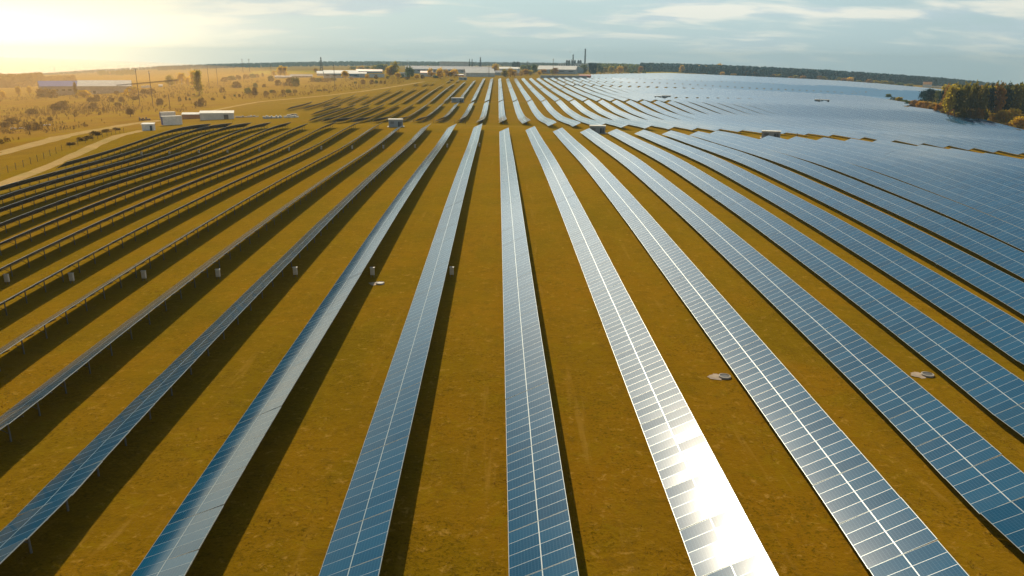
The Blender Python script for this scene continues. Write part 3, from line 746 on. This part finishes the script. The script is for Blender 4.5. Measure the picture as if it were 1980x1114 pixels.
pole(470, 141, 26, 'far power pole in the green field, left of a pair', 4)
pole(483, 140, 25, 'far power pole in the green field, right of a pair', 4)
pole(525, 147, 22, 'far thin power pole left of the low sheds', 2)
pole(648, 174.5, 47, 'bare power pole in front of the long white-roofed warehouse')
pole(107.5, 147, 17, 'thin mast above the orange wood on the far left')
pole(1069, 149, 34, 'power pole in front of the large grey hall', 3)
pole(945.5, 150, 29, 'power pole in front of the white arched hall')
pole(1003, 141, 20, 'thin pole beside the dark tree clump', 2)
pole(1020, 141, 22, 'thin pole right of the dark tree clump', 2)
pole(788, 141, 24, 'thin pole above the dark rounded tree', 2)
pole(1540, 271, 13, 'short dark post on the cross track at the right')
a, b = P1.location, P2.location
mb = MB(); za, zb = a[2] + 16.5, b[2] + 16.5; dv = (b - a); mb.tube((a.x - dv.x * 1.6, a.y - dv.y * 1.6, za - 2.5), (b.x + dv.x * 2.2, b.y + dv.y * 2.2, zb + 1), .22, .22, 6)
mb.tube((a.x - dv.x * 1.6, a.y - dv.y * 1.6, za - 3.1), (b.x + dv.x * 2.2, b.y + dv.y * 2.2, zb + .4), .1, .1, 6)
tag(mb.build('overhead_pipe', M['wood']), 'long dark overhead pipe crossing behind the twin power poles', 'pipe')
X, Y, mp = at(622, 143); c = G(X, Y); h = 31 * mp
o = thing('lattice_pylon', 'lattice power pylon left of the long white-roofed warehouse', 'pylon', tuple(c))
mb = MB(); w = 3.0 * mp
cs = [(-1, -1), (1, -1), (1, 1), (-1, 1)]
for q in cs: mb.tube((q[0] * w, q[1] * w, -1), (q[0] * w * .15, q[1] * w * .15, h), .32, .2, 5)
for i in range(7):
    f0, f1 = i / 7, (i + 1) / 7; r0, r1 = w * (1 - .85 * f0), w * (1 - .85 * f1)
    for a_, b_ in zip(cs, cs[1:] + cs[:1]):
        mb.tube((a_[0] * r0, a_[1] * r0, h * f0), (b_[0] * r1, b_[1] * r1, h * f1), .16, .16, 4); mb.tube((b_[0] * r0, b_[1] * r0, h * f0), (a_[0] * r1, a_[1] * r1, h * f1), .16, .16, 4)
mb.build('lattice_mast', M['steel'], o)
for f, l in ((.62, 6.0), (.78, 4.6), (.92, 3.2)):
    mb = MB(); mb.tube((-l * mp * .5, 0, h * f), (l * mp * .5, 0, h * f), .25, .25, 5); mb.tube((-l * mp * .5, 0, h * f), (0, 0, h * (f + .05)), .14, .14, 4); mb.tube((l * mp * .5, 0, h * f), (0, 0, h * (f + .05)), .14, .14, 4); mb.build('cross_arm', M['steel'], o)

# wire fences
def fence(pts, label, hgt=1.9, gap=6.0):
    P = [np.array(at(u, v)[:2]) for u, v in pts]; Q = []
    for a_, b_ in zip(P[:-1], P[1:]):
        n = max(1, int(np.hypot(*(b_ - a_)) / gap)); Q += [a_ + (b_ - a_) * i / n for i in range(n)]
    Q.append(P[-1]); W_ = [G(q[0], q[1]) for q in Q]
    o = thing('wire_fence', label, 'fence', tuple(W_[0])); off = W_[0]
    pm = MB(); pm.tube((0, 0, -.3), (0, 0, hgt), .06, .06, 6); pmm = pm.mesh('fence_post', M['wood'])
    for w_ in W_[:100]: link('fence_post', pmm, o, tuple(w_ - off))
    mb = MB()
    for a_, b_ in zip(W_[:-1], W_[1:]):
        for z in (.4, .8, 1.2, 1.6): mb.tube(a_ - off + (0, 0, z), b_ - off + (0, 0, z), .012, .012, 3, cap=False)
    mb.build('fence_wire', M['steel'], o)
fence([(-30, 352), (0, 340), (60, 318), (120, 292), (180, 272), (240, 257)], 'wire fence along the scrub beside the left dirt track', gap=5)
fence([(600, 234.5), (700, 236), (800, 237.5), (900, 240)], 'thin wire fence along the cross track by the kiosk')

# ---------------------------------------------------------------- trees
def crown_mesh(name, leaf, seed, prof, n, size, bottom=.12):
    """leaf clumps spread through a crown of unit height; prof(h) gives the crown radius at height h"""
    r = random.Random(seed); mb = MB(); nc = max(10, n // 14)
    for _ in range(nc):
        h = bottom + (.91 - bottom) * r.random() ** .9
        R_ = prof(h) * (.55 + .5 * r.random()); a = r.uniform(0, 6.283)
        q = (R_ * math.cos(a), R_ * math.sin(a), h); sp_ = .055 + .05 * r.random()
        for _ in range(14):
            c = Vector((q[0] + r.gauss(0, sp_), q[1] + r.gauss(0, sp_), q[2] + r.gauss(0, sp_ * .7)))
            d1 = Vector((r.gauss(0, 1), r.gauss(0, 1), r.gauss(0, 1))).normalized(); d2 = d1.orthogonal().normalized()
            s_ = size * r.uniform(.6, 1.3); d1, d2 = d1 * s_, d2 * s_ * .8
            mb.quad(c - d1 - d2, c + d1 - d2, c + d1 + d2, c - d1 + d2)
    return mb.mesh(name, leaf)
def trunk_mesh(matl, seed, top=.8, limbs=5, r0=.028, spread=.2):
    r = random.Random(seed); mb = MB()
    bend = (r.uniform(-.02, .02), r.uniform(-.02, .02))
    mb.tube((0, 0, -.05), (bend[0], bend[1], top * .5), r0, r0 * .7, 7); mb.tube((bend[0], bend[1], top * .5), (bend[0] * .5, bend[1] * 2, top), r0 * .7, r0 * .25, 7)
    for i in range(limbs):
        a = r.uniform(0, 6.28); h0 = r.uniform(.25, top * .85); mb.tube((bend[0], bend[1], h0), (spread * math.cos(a), spread * math.sin(a), h0 + .18), r0 * .4, r0 * .12, 5)
    return mb.mesh('trunk', matl)
KINDS = {
 'round': (lambda h: .36 * math.sin(math.pi * min(1, max(0, (h - .08) / .92)) ** .8) ** .6, .16, 900, .036, 'trunk'),
 'poplar': (lambda h: .17 * math.sin(math.pi * min(1, max(0, (h - .03) / .97)) ** .7) ** .5, .08, 900, .030, 'trunk'),
 'birch': (lambda h: .27 * math.sin(math.pi * min(1, max(0, (h - .1) / .9)) ** .75) ** .6, .18, 800, .032, 'birch'),
 'pine': (lambda h: .20 * math.sin(math.pi * min(1, max(0, (h - .26) / .74)) ** .55) ** .7, .34, 800, .034, 'trunk'),
 'fir': (lambda h: .26 * (1 - h) ** .8 + .02, .08, 800, .034, 'trunk'),
 'bush': (lambda h: .62 * math.sin(math.pi * (.18 + .8 * min(1, max(0, h)))) ** .6, .02, 700, .060, 'trunk'),
 'dense': (lambda h: .52 * math.sin(math.pi * (.15 + .83 * min(1, max(0, h)))) ** .55, .02, 1100, .050, 'trunk'),
}
PROTO = {}
def proto(kind, leaf, v):
    if (kind, leaf, v) not in PROTO:
        pr, bt, n, sz, tk = KINDS[kind]
        PROTO[kind, leaf, v] = (crown_mesh('crown', L[leaf], hash((len(kind), v, 3)) % 9999 + v * 17, pr, n, sz, bt), trunk_mesh(M[tk], v + 5, .85 if kind not in ('bush', 'dense') else .5, 5 if kind != 'bush' else 3))
    return PROTO[kind, leaf, v]
def tree(name, kind, leaf, X, Y, h, wide, label, cat, group, rr):
    c, t = proto(kind, leaf, rr.randrange(3)); g = G(X, Y)
    pr = KINDS[kind][0]; wn_ = 2 * max(pr(i / 20) for i in range(21))
    o = thing(name, label, cat, (g[0], g[1], g[2] - .05 * h * .3), rr.uniform(0, 6.28), group)
    k = wide / (h * wn_) if wide else 1.0
    o.scale = (h * k, h * k, h)
    link('crown', c, o); link('trunk', t, o)
    return o
def trees_px(lst, name, cat, group, desc):
    """lst: (u, v of the foot, width px, height px, kind, leaf)"""
    lst = sorted(lst)
    rr = random.Random(len(lst))
    for n, (u, v, w, h, kind, leaf) in enumerate(lst):
        X, Y, mp = at(u, v)
        tree(name, kind, leaf, X, Y, h * mp, w * mp, '%s, %s from the left' % (desc, nth(n + 1)), cat, group, rr)

trees_px([(386, 184, 10, 49, 'poplar', 'olive'), (377, 170, 9, 34, 'poplar', 'gold'), (329, 167, 12, 21, 'birch', 'olive'), (352, 163, 13, 22, 'birch', 'gold'), (148, 189, 7, 30, 'fir', 'brown'), (209, 180, 20, 19, 'round', 'gold'),
          (37, 187, 8, 20, 'birch', 'gold'), (58, 183, 7, 16, 'birch', 'gold'), (10, 192, 8, 15, 'birch', 'gold'), (163, 189, 21, 15, 'round', 'gold'), (253, 226, 10, 17, 'pine', 'brown'), (340, 164, 8, 12, 'birch', 'gold'), (364, 165, 8, 16, 'birch', 'gold'), (257, 183, 23, 16, 'bush', 'gold'), (245, 186, 10, 12, 'bush', 'gold')],
         'tree', 'tree', 'autumn trees in the left scrub', 'autumn tree standing in the sunlit scrub on the left')
B_ = [(309.6, 203, 12, 13), (430, 179, 11, 10), (458, 170, 18, 12), (480, 181, 12, 11), (493, 184, 11, 15), (434, 158, 12, 9), (448, 155, 14, 8), (461, 154, 12, 8), (476, 152, 12, 8), (488, 151, 11, 8), (497, 150, 9, 7), (463, 188, 5, 6), (454, 187, 4, 4), (434, 191, 5, 6), (364, 186, 4, 5), (375, 184, 5, 3), (347.7, 196, 6, 9), (360, 194, 4, 7), (367, 194, 4, 5), (319, 188, 4, 5), (412, 194, 7, 5),
      (280, 181, 14, 9), (293, 182, 15, 10), (188, 196, 11, 13), (176, 197, 12, 9), (181, 210, 18, 11), (147, 226, 7, 13), (97, 234, 9, 8), (215, 197, 12, 9), (236, 197, 12, 9), (85, 188, 22, 17), (104, 189, 20, 15), (122, 212, 28, 16), (108, 213, 16, 12), (63, 221, 22, 11), (24, 240, 22, 13), (56, 252, 11, 12), (71, 252, 11, 15), (81, 250, 6, 16), (12, 246, 16, 11), (391, 205, 14, 15), (382, 206, 12, 10), (201, 216, 4, 9), (193, 222, 6, 5), (228, 205, 12, 7), (262, 193, 14, 8), (226, 182, 9, 6),
      (538, 165, 12, 11), (524, 157, 11, 10), (508, 148.5, 5, 7), (458.5, 170, 14, 8), (479, 182, 8, 9), (492.5, 184, 9, 12), (514, 184, 9, 8), (525, 180, 7, 6), (530.6, 180, 6, 6), (548, 183, 9, 10), (558, 180, 10, 7), (571, 180, 8, 7), (463.6, 187, 4, 5), (494, 170, 8, 9), (511, 169, 8, 6), (550, 166, 6, 6), (617, 176, 10, 3), (629, 176, 10, 4), (560, 166, 15, 16), (572, 167, 14, 17), (565, 160, 16, 10),
      (606, 158, 12, 8), (616, 158.5, 14, 8), (627, 158.5, 14, 7), (636, 157, 10, 6), (645, 156, 10, 6), (702, 163, 9, 9), (719, 163, 9, 8), (728, 162, 7, 6), (737, 162, 6, 6), (744, 162.5, 5, 6), (687, 162, 5, 4), (680, 154.5, 7, 5), (727, 152.5, 7, 7), (777, 150.5, 9, 7), (787, 154, 8, 5), (817, 152, 8, 7), (843, 151, 10, 6), (873, 156.5, 9, 3), (159, 272, 20, 7), (172, 268, 16, 6), (185, 262, 22, 8), (206, 256, 18, 6), (138, 280, 16, 5), (225, 252, 16, 5)]
trees_px([(u, v, w, h, 'bush' if i % 3 else 'dense', 'brown' if (u < 330 or i % 3) else 'green') for i, (u, v, w, h) in enumerate(B_)], 'bush', 'bush', 'bushes of the left scrubland', 'brown bush in the scrubland left of the panels')
trees_px([(543, 146, 9, 18, 'poplar', 'gold'), (551, 146, 7, 17, 'poplar', 'gold'), (530, 147, 5, 10, 'poplar', 'gold'), (668, 153, 12, 16, 'round', 'gold'), (710, 152, 7, 8, 'round', 'gold'), (754, 148, 15, 20, 'round', 'gold'), (764, 148, 13, 28, 'birch', 'olive'), (769, 152, 10, 12, 'round', 'gold'), (750, 153, 7, 7, 'round', 'olive'), (792, 152, 16, 23, 'round', 'green'), (806, 153, 9, 9, 'round', 'gold'),
          (726, 138, 14, 11, 'round', 'olive'), (737, 138, 16, 14, 'round', 'green'), (746, 138, 12, 13, 'round', 'olive'), (684, 134.5, 14, 6, 'round', 'olive'), (698, 134.5, 14, 7, 'round', 'gold'), (710, 135, 12, 7, 'round', 'olive'), (610, 140, 8, 8, 'round', 'gold'), (832, 149, 9, 17, 'round', 'gold'), (839, 149, 7, 9, 'round', 'gold'), (851, 152, 13, 20, 'round', 'gold'), (863, 149, 10, 14, 'round', 'gold'), (878, 149, 16, 15, 'round', 'gold'), (871, 149, 8, 10, 'round', 'olive'),
          (958, 142, 11, 18, 'round', 'gold'), (976, 149, 8, 15, 'poplar', 'olive'), (987, 149, 12, 17, 'round', 'gold'), (995, 149, 10, 14, 'round', 'gold'), (994, 135, 8, 15, 'dense', 'teal'), (1001, 135, 9, 15, 'dense', 'teal'), (1008, 147, 10, 10, 'round', 'gold'), (1017, 146, 11, 12, 'round', 'orange'), (1025, 146, 10, 10, 'round', 'olive'), (1033, 143, 10, 18, 'birch', 'green'), (1022, 138, 10, 12, 'round', 'green'), (1012, 138, 12, 12, 'round', 'green'), (1043, 145, 7, 9, 'round', 'gold'), (1051, 143, 11, 9, 'round', 'orange'), (1073, 144, 12, 13, 'round', 'orange'), (1067, 144, 6, 10, 'round', 'olive'), (1039, 141, 9, 11, 'birch', 'green')],
         'tree', 'tree', 'trees among the factories', 'autumn tree among the distant factory buildings')
trees_px([(1129, 142, 10, 17, 'poplar', 'green'), (1142, 142.5, 9, 21, 'dense', 'teal'), (1149, 142.5, 9, 20, 'dense', 'teal'), (1156, 142.5, 10, 21, 'birch', 'green'), (1162, 142.5, 8, 15, 'round', 'green'), (1169, 142, 11, 12, 'round', 'olive'), (1173, 138, 9, 12, 'birch', 'green'), (1182, 142, 11, 14, 'round', 'olive'), (1190, 142, 8, 9, 'round', 'gold'), (1198, 142, 11, 14, 'round', 'gold'), (1208, 142, 10, 15, 'birch', 'olive'), (1216, 141, 9, 9, 'round', 'green'), (1225, 142, 16, 5, 'bush', 'green'), (1239, 141.5, 9, 13, 'round', 'orange'), (1245, 142, 9, 6, 'bush', 'green')],
         'tree', 'tree', 'trees behind the far panels', 'green or golden tree right of the chimneys behind the far panels')
FT = [(1318, 141, 9, 15, 'gold'), (1327, 141, 8, 14, 'gold'), (1349, 141, 8, 15, 'gold'), (1363, 141, 9, 14, 'gold'), (1376, 141, 8, 12, 'olive'), (1390, 138, 9, 15, 'gold'), (1396, 146, 8, 7, 'gold'), (1418, 146.5, 12, 4, 'gold'), (1432, 146, 10, 8, 'olive'), (1445, 147.5, 14, 9, 'orange'), (1456, 148, 15, 11, 'orange'), (1464, 147, 8, 7, 'gold'), (1424, 139, 12, 10, 'gold'), (1437, 139, 13, 11, 'gold'), (1450, 139, 13, 10, 'gold'), (1463, 140, 13, 10, 'gold'), (1476, 141, 13, 10, 'gold'), (1488, 142, 13, 10, 'gold'), (1498, 143, 10, 9, 'gold'), (1494, 149.5, 9, 6, 'orange'), (1506, 150, 16, 7, 'olive'), (1528, 152.5, 8, 5, 'orange'), (1538, 152.5, 9, 7, 'olive'), (1552, 152.5, 10, 6, 'orange'), (1584, 154.5, 9, 8, 'orange'), (1592, 155, 10, 7, 'olive'), (1601, 150, 13, 11, 'gold'), (1621, 152, 13, 9, 'gold'), (1623, 157, 10, 7, 'olive'), (1632, 158, 10, 7, 'orange'), (1643, 158.5, 12, 9, 'gold'), (1568, 143, 10, 9, 'olive'), (1680, 162, 11, 9, 'orange'), (1693, 162.5, 12, 7, 'olive'), (1709, 164, 14, 8, 'olive'), (1722, 165.5, 13, 8, 'olive'), (1660, 160, 9, 5, 'olive'), (1740, 167, 12, 7, 'green'), (1758, 169, 12, 7, 'olive'), (1920, 161, 14, 5, 'gold')]
trees_px([(u, v, w, h, 'round', c) for u, v, w, h, c in FT], 'tree', 'tree', 'autumn trees along the dark forest edge', 'golden or rust tree along the front of the dark forest')

# the pine wood and its bushy edge on the right
trees_px([(1717, 191, 10, 9, 'dense', 'green'), (1727, 194, 11, 6, 'bush', 'green'), (1738, 197, 13, 9, 'dense', 'olive'), (1748, 201, 13, 8, 'bush', 'green'), (1757, 205, 14, 9, 'dense', 'green'), (1768, 207, 18, 13, 'dense', 'orange'), (1779, 209, 15, 13, 'dense', 'orange'), (1790, 213, 19, 15, 'dense', 'orange'), (1803, 216, 18, 16, 'dense', 'brown'), (1816, 221, 21, 21, 'dense', 'orange'), (1830, 225, 21, 20, 'dense', 'brown'), (1843, 229, 24, 22, 'dense', 'orange'), (1858, 232, 22, 19, 'dense', 'pinewarm'), (1872, 233, 25, 23, 'dense', 'brown'), (1886, 234, 24, 24, 'dense', 'orange'), (1899, 234, 19, 20, 'dense', 'pinewarm'), (1922, 234, 22, 14, 'dense', 'gold'), (1940, 237, 26, 24, 'dense', 'gold'), (1957, 238, 28, 27, 'dense', 'gold'), (1972, 248, 30, 22, 'dense', 'gold'), (1948, 248, 14, 10, 'bush', 'orange'), (1965, 258, 16, 8, 'bush', 'brown'), (1985, 258, 18, 12, 'dense', 'orange')],
         'bush', 'bush', 'bushes along the edge of the pine wood', 'autumn bush along the edge of the dark pine wood')
trees_px([(1784, 198, 14, 22, 'birch', 'teal'), (1793, 200, 16, 28, 'birch', 'teal'), (1803, 201, 15, 27, 'birch', 'teal'), (1812, 203, 15, 29, 'birch', 'green'), (1821, 206, 13, 31, 'birch', 'teal')], 'tree', 'tree', 'thin trees at the wood corner', 'thin airy tree at the near corner of the pine wood')
rr = random.Random(11); pw = []
for r_ in range(6):
    v = 196 + r_ * 7.2; n = 12
    for i in range(n + 1):
        u = 1832 + (2010 - 1832) * (i + rr.uniform(-.3, .3)) / n
        vv = v + (u - 1832) * .075 + rr.uniform(-1.5, 1.5)
        top = 166 + rr.uniform(-2.5, 4) + (u - 1840) * .008
        vv = min(vv, 232)
        pw.append((u, vv, rr.uniform(13, 20), max(18, vv - top), 'pine' if rr.random() < .65 else 'dense', rr.choice(('pinewarm', 'pinewarm', 'pinewarm', 'olive', 'orange', 'pine', 'pine'))))
trees_px(pw, 'pine_tree', 'tree', 'pines of the dark wood on the right', 'dark pine in the wood at the right edge')

# forests too far off to count
def forest(name, label, leaf, cells, seed, kinds=(1, 1)):
    r = random.Random(seed); mb = MB()
    for X, Y, h in cells:
        g = G(X, Y); w = h * r.uniform(.28, .42)
        for _ in range(r.randint(16, 22)):
            f = r.random(); rad = w * (1.05 - .75 * f) * r.random() ** .5; a = r.uniform(0, 6.28)
            c = Vector((g[0] + rad * math.cos(a), g[1] + rad * math.sin(a), g[2] + h * (.06 + .94 * f)))
            d1 = Vector((r.gauss(0, 1), r.gauss(0, 1), r.gauss(0, .7))).normalized(); d2 = d1.orthogonal().normalized()
            s_ = h * r.uniform(.08, .16); d1, d2 = d1 * s_, d2 * s_
            mb.quad(c - d1 - d2, c + d1 - d2, c + d1 + d2, c - d1 + d2)
    return tag(mb.build(name, L[leaf]), label, 'forest', None, 'stuff')
rr = random.Random(3); cells = []
for i in range(5200):
    u = rr.uniform(1238, 2030); f = rr.random() ** 1.4
    vb = np.interp(u, [1238, 1300, 1400, 1500, 1600, 1700, 1800, 1900, 2030], [139.5, 140, 146, 150, 154.5, 161, 166, 171, 178])
    X, Y, mp = at(u, vb); t = 1 + f * .55 + rr.uniform(0, .03); cells.append((X * t, Y * t, rr.uniform(14, 20)))
forest('forest', 'dark evergreen forest closing the horizon on the right', 'teal', cells, 1)
cells = []
for i in range(1500):
    u = rr.uniform(-40, 82); vb = np.interp(u, [-40, 0, 50, 82], [176, 174, 170, 166]); X, Y, mp = at(u, vb); t = 1 + rr.random() * .5; cells.append((X * t, Y * t, rr.uniform(14, 19)))
for i in range(260):
    u = rr.uniform(80, 146); X, Y, mp = at(u, 163); t = 1 + rr.random() * .12; cells.append((X * t, Y * t, rr.uniform(8, 12)))
forest('forest', 'hazy orange wood behind the farm buildings on the far left', 'brown', cells, 2)
cells = []
for i in range(3600):
    u = rr.uniform(330, 1245); d = rr.uniform(3000, 4600); x = (u - 990) / F0 * d; cells.append((x, d, rr.uniform(10, 15)))
for i in range(700):
    u = rr.uniform(-60, 420); d = rr.uniform(3800, 5000); x = (u - 990) / F0 * d * 1.08; cells.append((x, d, rr.uniform(9, 14)))
forest('forest', 'blue grey line of forest along the horizon behind the factories', 'pine', cells, 4)
cells = []
for i in range(420):
    u = rr.uniform(1160, 1262); X, Y, mp = at(u, 139.5); t = 1 + rr.random() * .35; cells.append((X * t, Y * t, rr.uniform(11, 17)))
for i in range(90):
    u = rr.uniform(190, 262); X, Y, mp = at(u, 146); t = 1 + rr.random() * .2; cells.append((X * t, Y * t, rr.uniform(9, 13)))
forest('forest', 'mixed woodland right of the chimneys in front of the horizon', 'green', cells, 6)

cells = []
while len(cells) < 3200:
    u = rr.uniform(-30, 780); v = rr.uniform(150, 300)
    if v > np.interp(u, [-30, 0, 250, 330, 440, 640, 820], [285, 280, 230, 222, 200, 180, 157]) or v < np.interp(u, [0, 200, 500, 780], [185, 178, 152, 152]): continue
    X, Y, mp = at(u, v)
    if math.sin(X * .035) + math.sin(Y * .05 + X * .02) + rr.gauss(0, .7) < .2: continue
    cells.append((X, Y, rr.uniform(.5, 1.7)))
o = forest('undergrowth', 'low dry undergrowth scattered over the left scrubland', 'brown', cells, 9); o['category'] = 'undergrowth'
# yellow fields
def field(name, px, matl):
    P = [np.array(at(u, v)[:2]) for u, v in px]; mb = MB(); a, b, c, d = P
    n, m_ = 24, 8; q = lambda s_, t: (a * (1 - s_) + b * s_) * (1 - t) + (d * (1 - s_) + c * s_) * t
    for i in range(n):
        for j in range(m_):
            w_ = [q(i / n, j / m_), q((i + 1) / n, j / m_), q((i + 1) / n, (j + 1) / m_), q(i / n, (j + 1) / m_)]
            mb.quad(*[G(z[0], z[1], .25) for z in w_])
    return tag(mb.build(name, matl), kind='structure')
field('field', [(480, 144.5), (610, 143), (606, 137), (490, 137.5)], M['yellowfield'])
field('field', [(1244, 143), (1325, 141.6), (1325, 139), (1246, 139.2)], M['yellowfield'])
field('yard', [(1040, 152.5), (1170, 151.5), (1160, 145), (1045, 145)], M['yard'])

# grass tufts near the camera
r = random.Random(21); mb = MB()
for _ in range(13000):
    Y = 17 + 75 * r.random() ** 1.5; X = r.uniform(-.74, .74) * (Y + 8)
    if math.sin(X * .31 + 2 * math.sin(Y * .17)) + math.sin(Y * .23 + X * .11) + r.gauss(0, .8) < .1: continue
    g = G(X, Y); s_ = r.uniform(.06, .18)
    for _ in range(5):
        a = r.uniform(0, 6.28); b = (g[0] + r.gauss(0, s_ * .7), g[1] + r.gauss(0, s_ * .7), g[2] - .03); w_ = s_ * .25
        tx, ty = math.cos(a), math.sin(a); hh = s_ * r.uniform(.35, .8)
        mb.quad((b[0] - tx * w_, b[1] - ty * w_, b[2]), (b[0] + tx * w_, b[1] + ty * w_, b[2]), (b[0] + tx * w_ * .3 + ty * s_ * .5, b[1] + ty * w_ * .3 - tx * s_ * .5, b[2] + hh), (b[0] - tx * w_ * .3 + ty * s_ * .5, b[1] - ty * w_ * .3 - tx * s_ * .5, b[2] + hh))
L['tuft'] = leafmat('dry grass blades', (.26, .15, .008), (.36, .21, .012), (.20, .13, .008))
tag(mb.build('grass', L['tuft']), 'short dry grass tufts between the near panel rows', 'grass', None, 'stuff')

# ---------------------------------------------------------------- haze
lo = gp[:, 2].min()
hb = MB(); hb.hexa([(-4900, -400, lo - 3), (4900, -400, lo - 3), (4900, 6100, lo - 3), (-4900, 6100, lo - 3)], [(-4900, -400, 95), (4900, -400, 95), (4900, 6100, 95), (-4900, 6100, 95)])
hm, nth_, ph = mat('haze'); nth_.nodes.remove(ph)
dm, ndm, pdm = mat('added warm flare veil'); ndm.nodes.remove(pdm)
ndm.links.new(node(ndm, 'ShaderNodeVolumePrincipled', {'Color': (1.0, .60, .20, 1), 'Density': .00052, 'Anisotropy': .62}).outputs[0], ndm.nodes['Material Output'].inputs['Volume'])
db = MB(); cx_, cy_, cz_ = G(-590, 640)  # added volume dome whose warm veil imitates lens flare
for i in range(12):
    for j in range(40):
        def q(i, j):
            t, p_ = math.pi * .5 * i / 12, 2 * math.pi * j / 40; return (cx_ + 530 * math.sin(t) * math.cos(p_), cy_ + 660 * math.sin(t) * math.sin(p_), cz_ - 8 + 46 * math.cos(t))
        db.quad(q(i, j), q(i + 1, j), q(i + 1, j + 1), q(i, j + 1))
db.poly([(cx_ + 530 * math.cos(2 * math.pi * j / 40), cy_ + 660 * math.sin(2 * math.pi * j / 40), cz_ - 8) for j in range(39, -1, -1)])
fine = node(nth_, 'ShaderNodeVolumePrincipled', {'Color': (.10, .60, 1.0, 1), 'Density': .00009, 'Anisotropy': .0})
dusty = node(nth_, 'ShaderNodeVolumePrincipled', {'Color': (1.0, .62, .24, 1), 'Density': .00005, 'Anisotropy': .88})
nth_.links.new(node(nth_, 'ShaderNodeAddShader', {0: fine.outputs[0], 1: dusty.outputs[0]}).outputs[0], nth_.nodes['Material Output'].inputs['Volume'])
tag(hb.build('haze', hm), 'thin bright haze hanging over the whole plain', 'haze', None, 'stuff')
tag(db.build('haze', dm), 'added warm veil imitating lens flare over the scrubland on the left', 'haze', None, 'stuff')
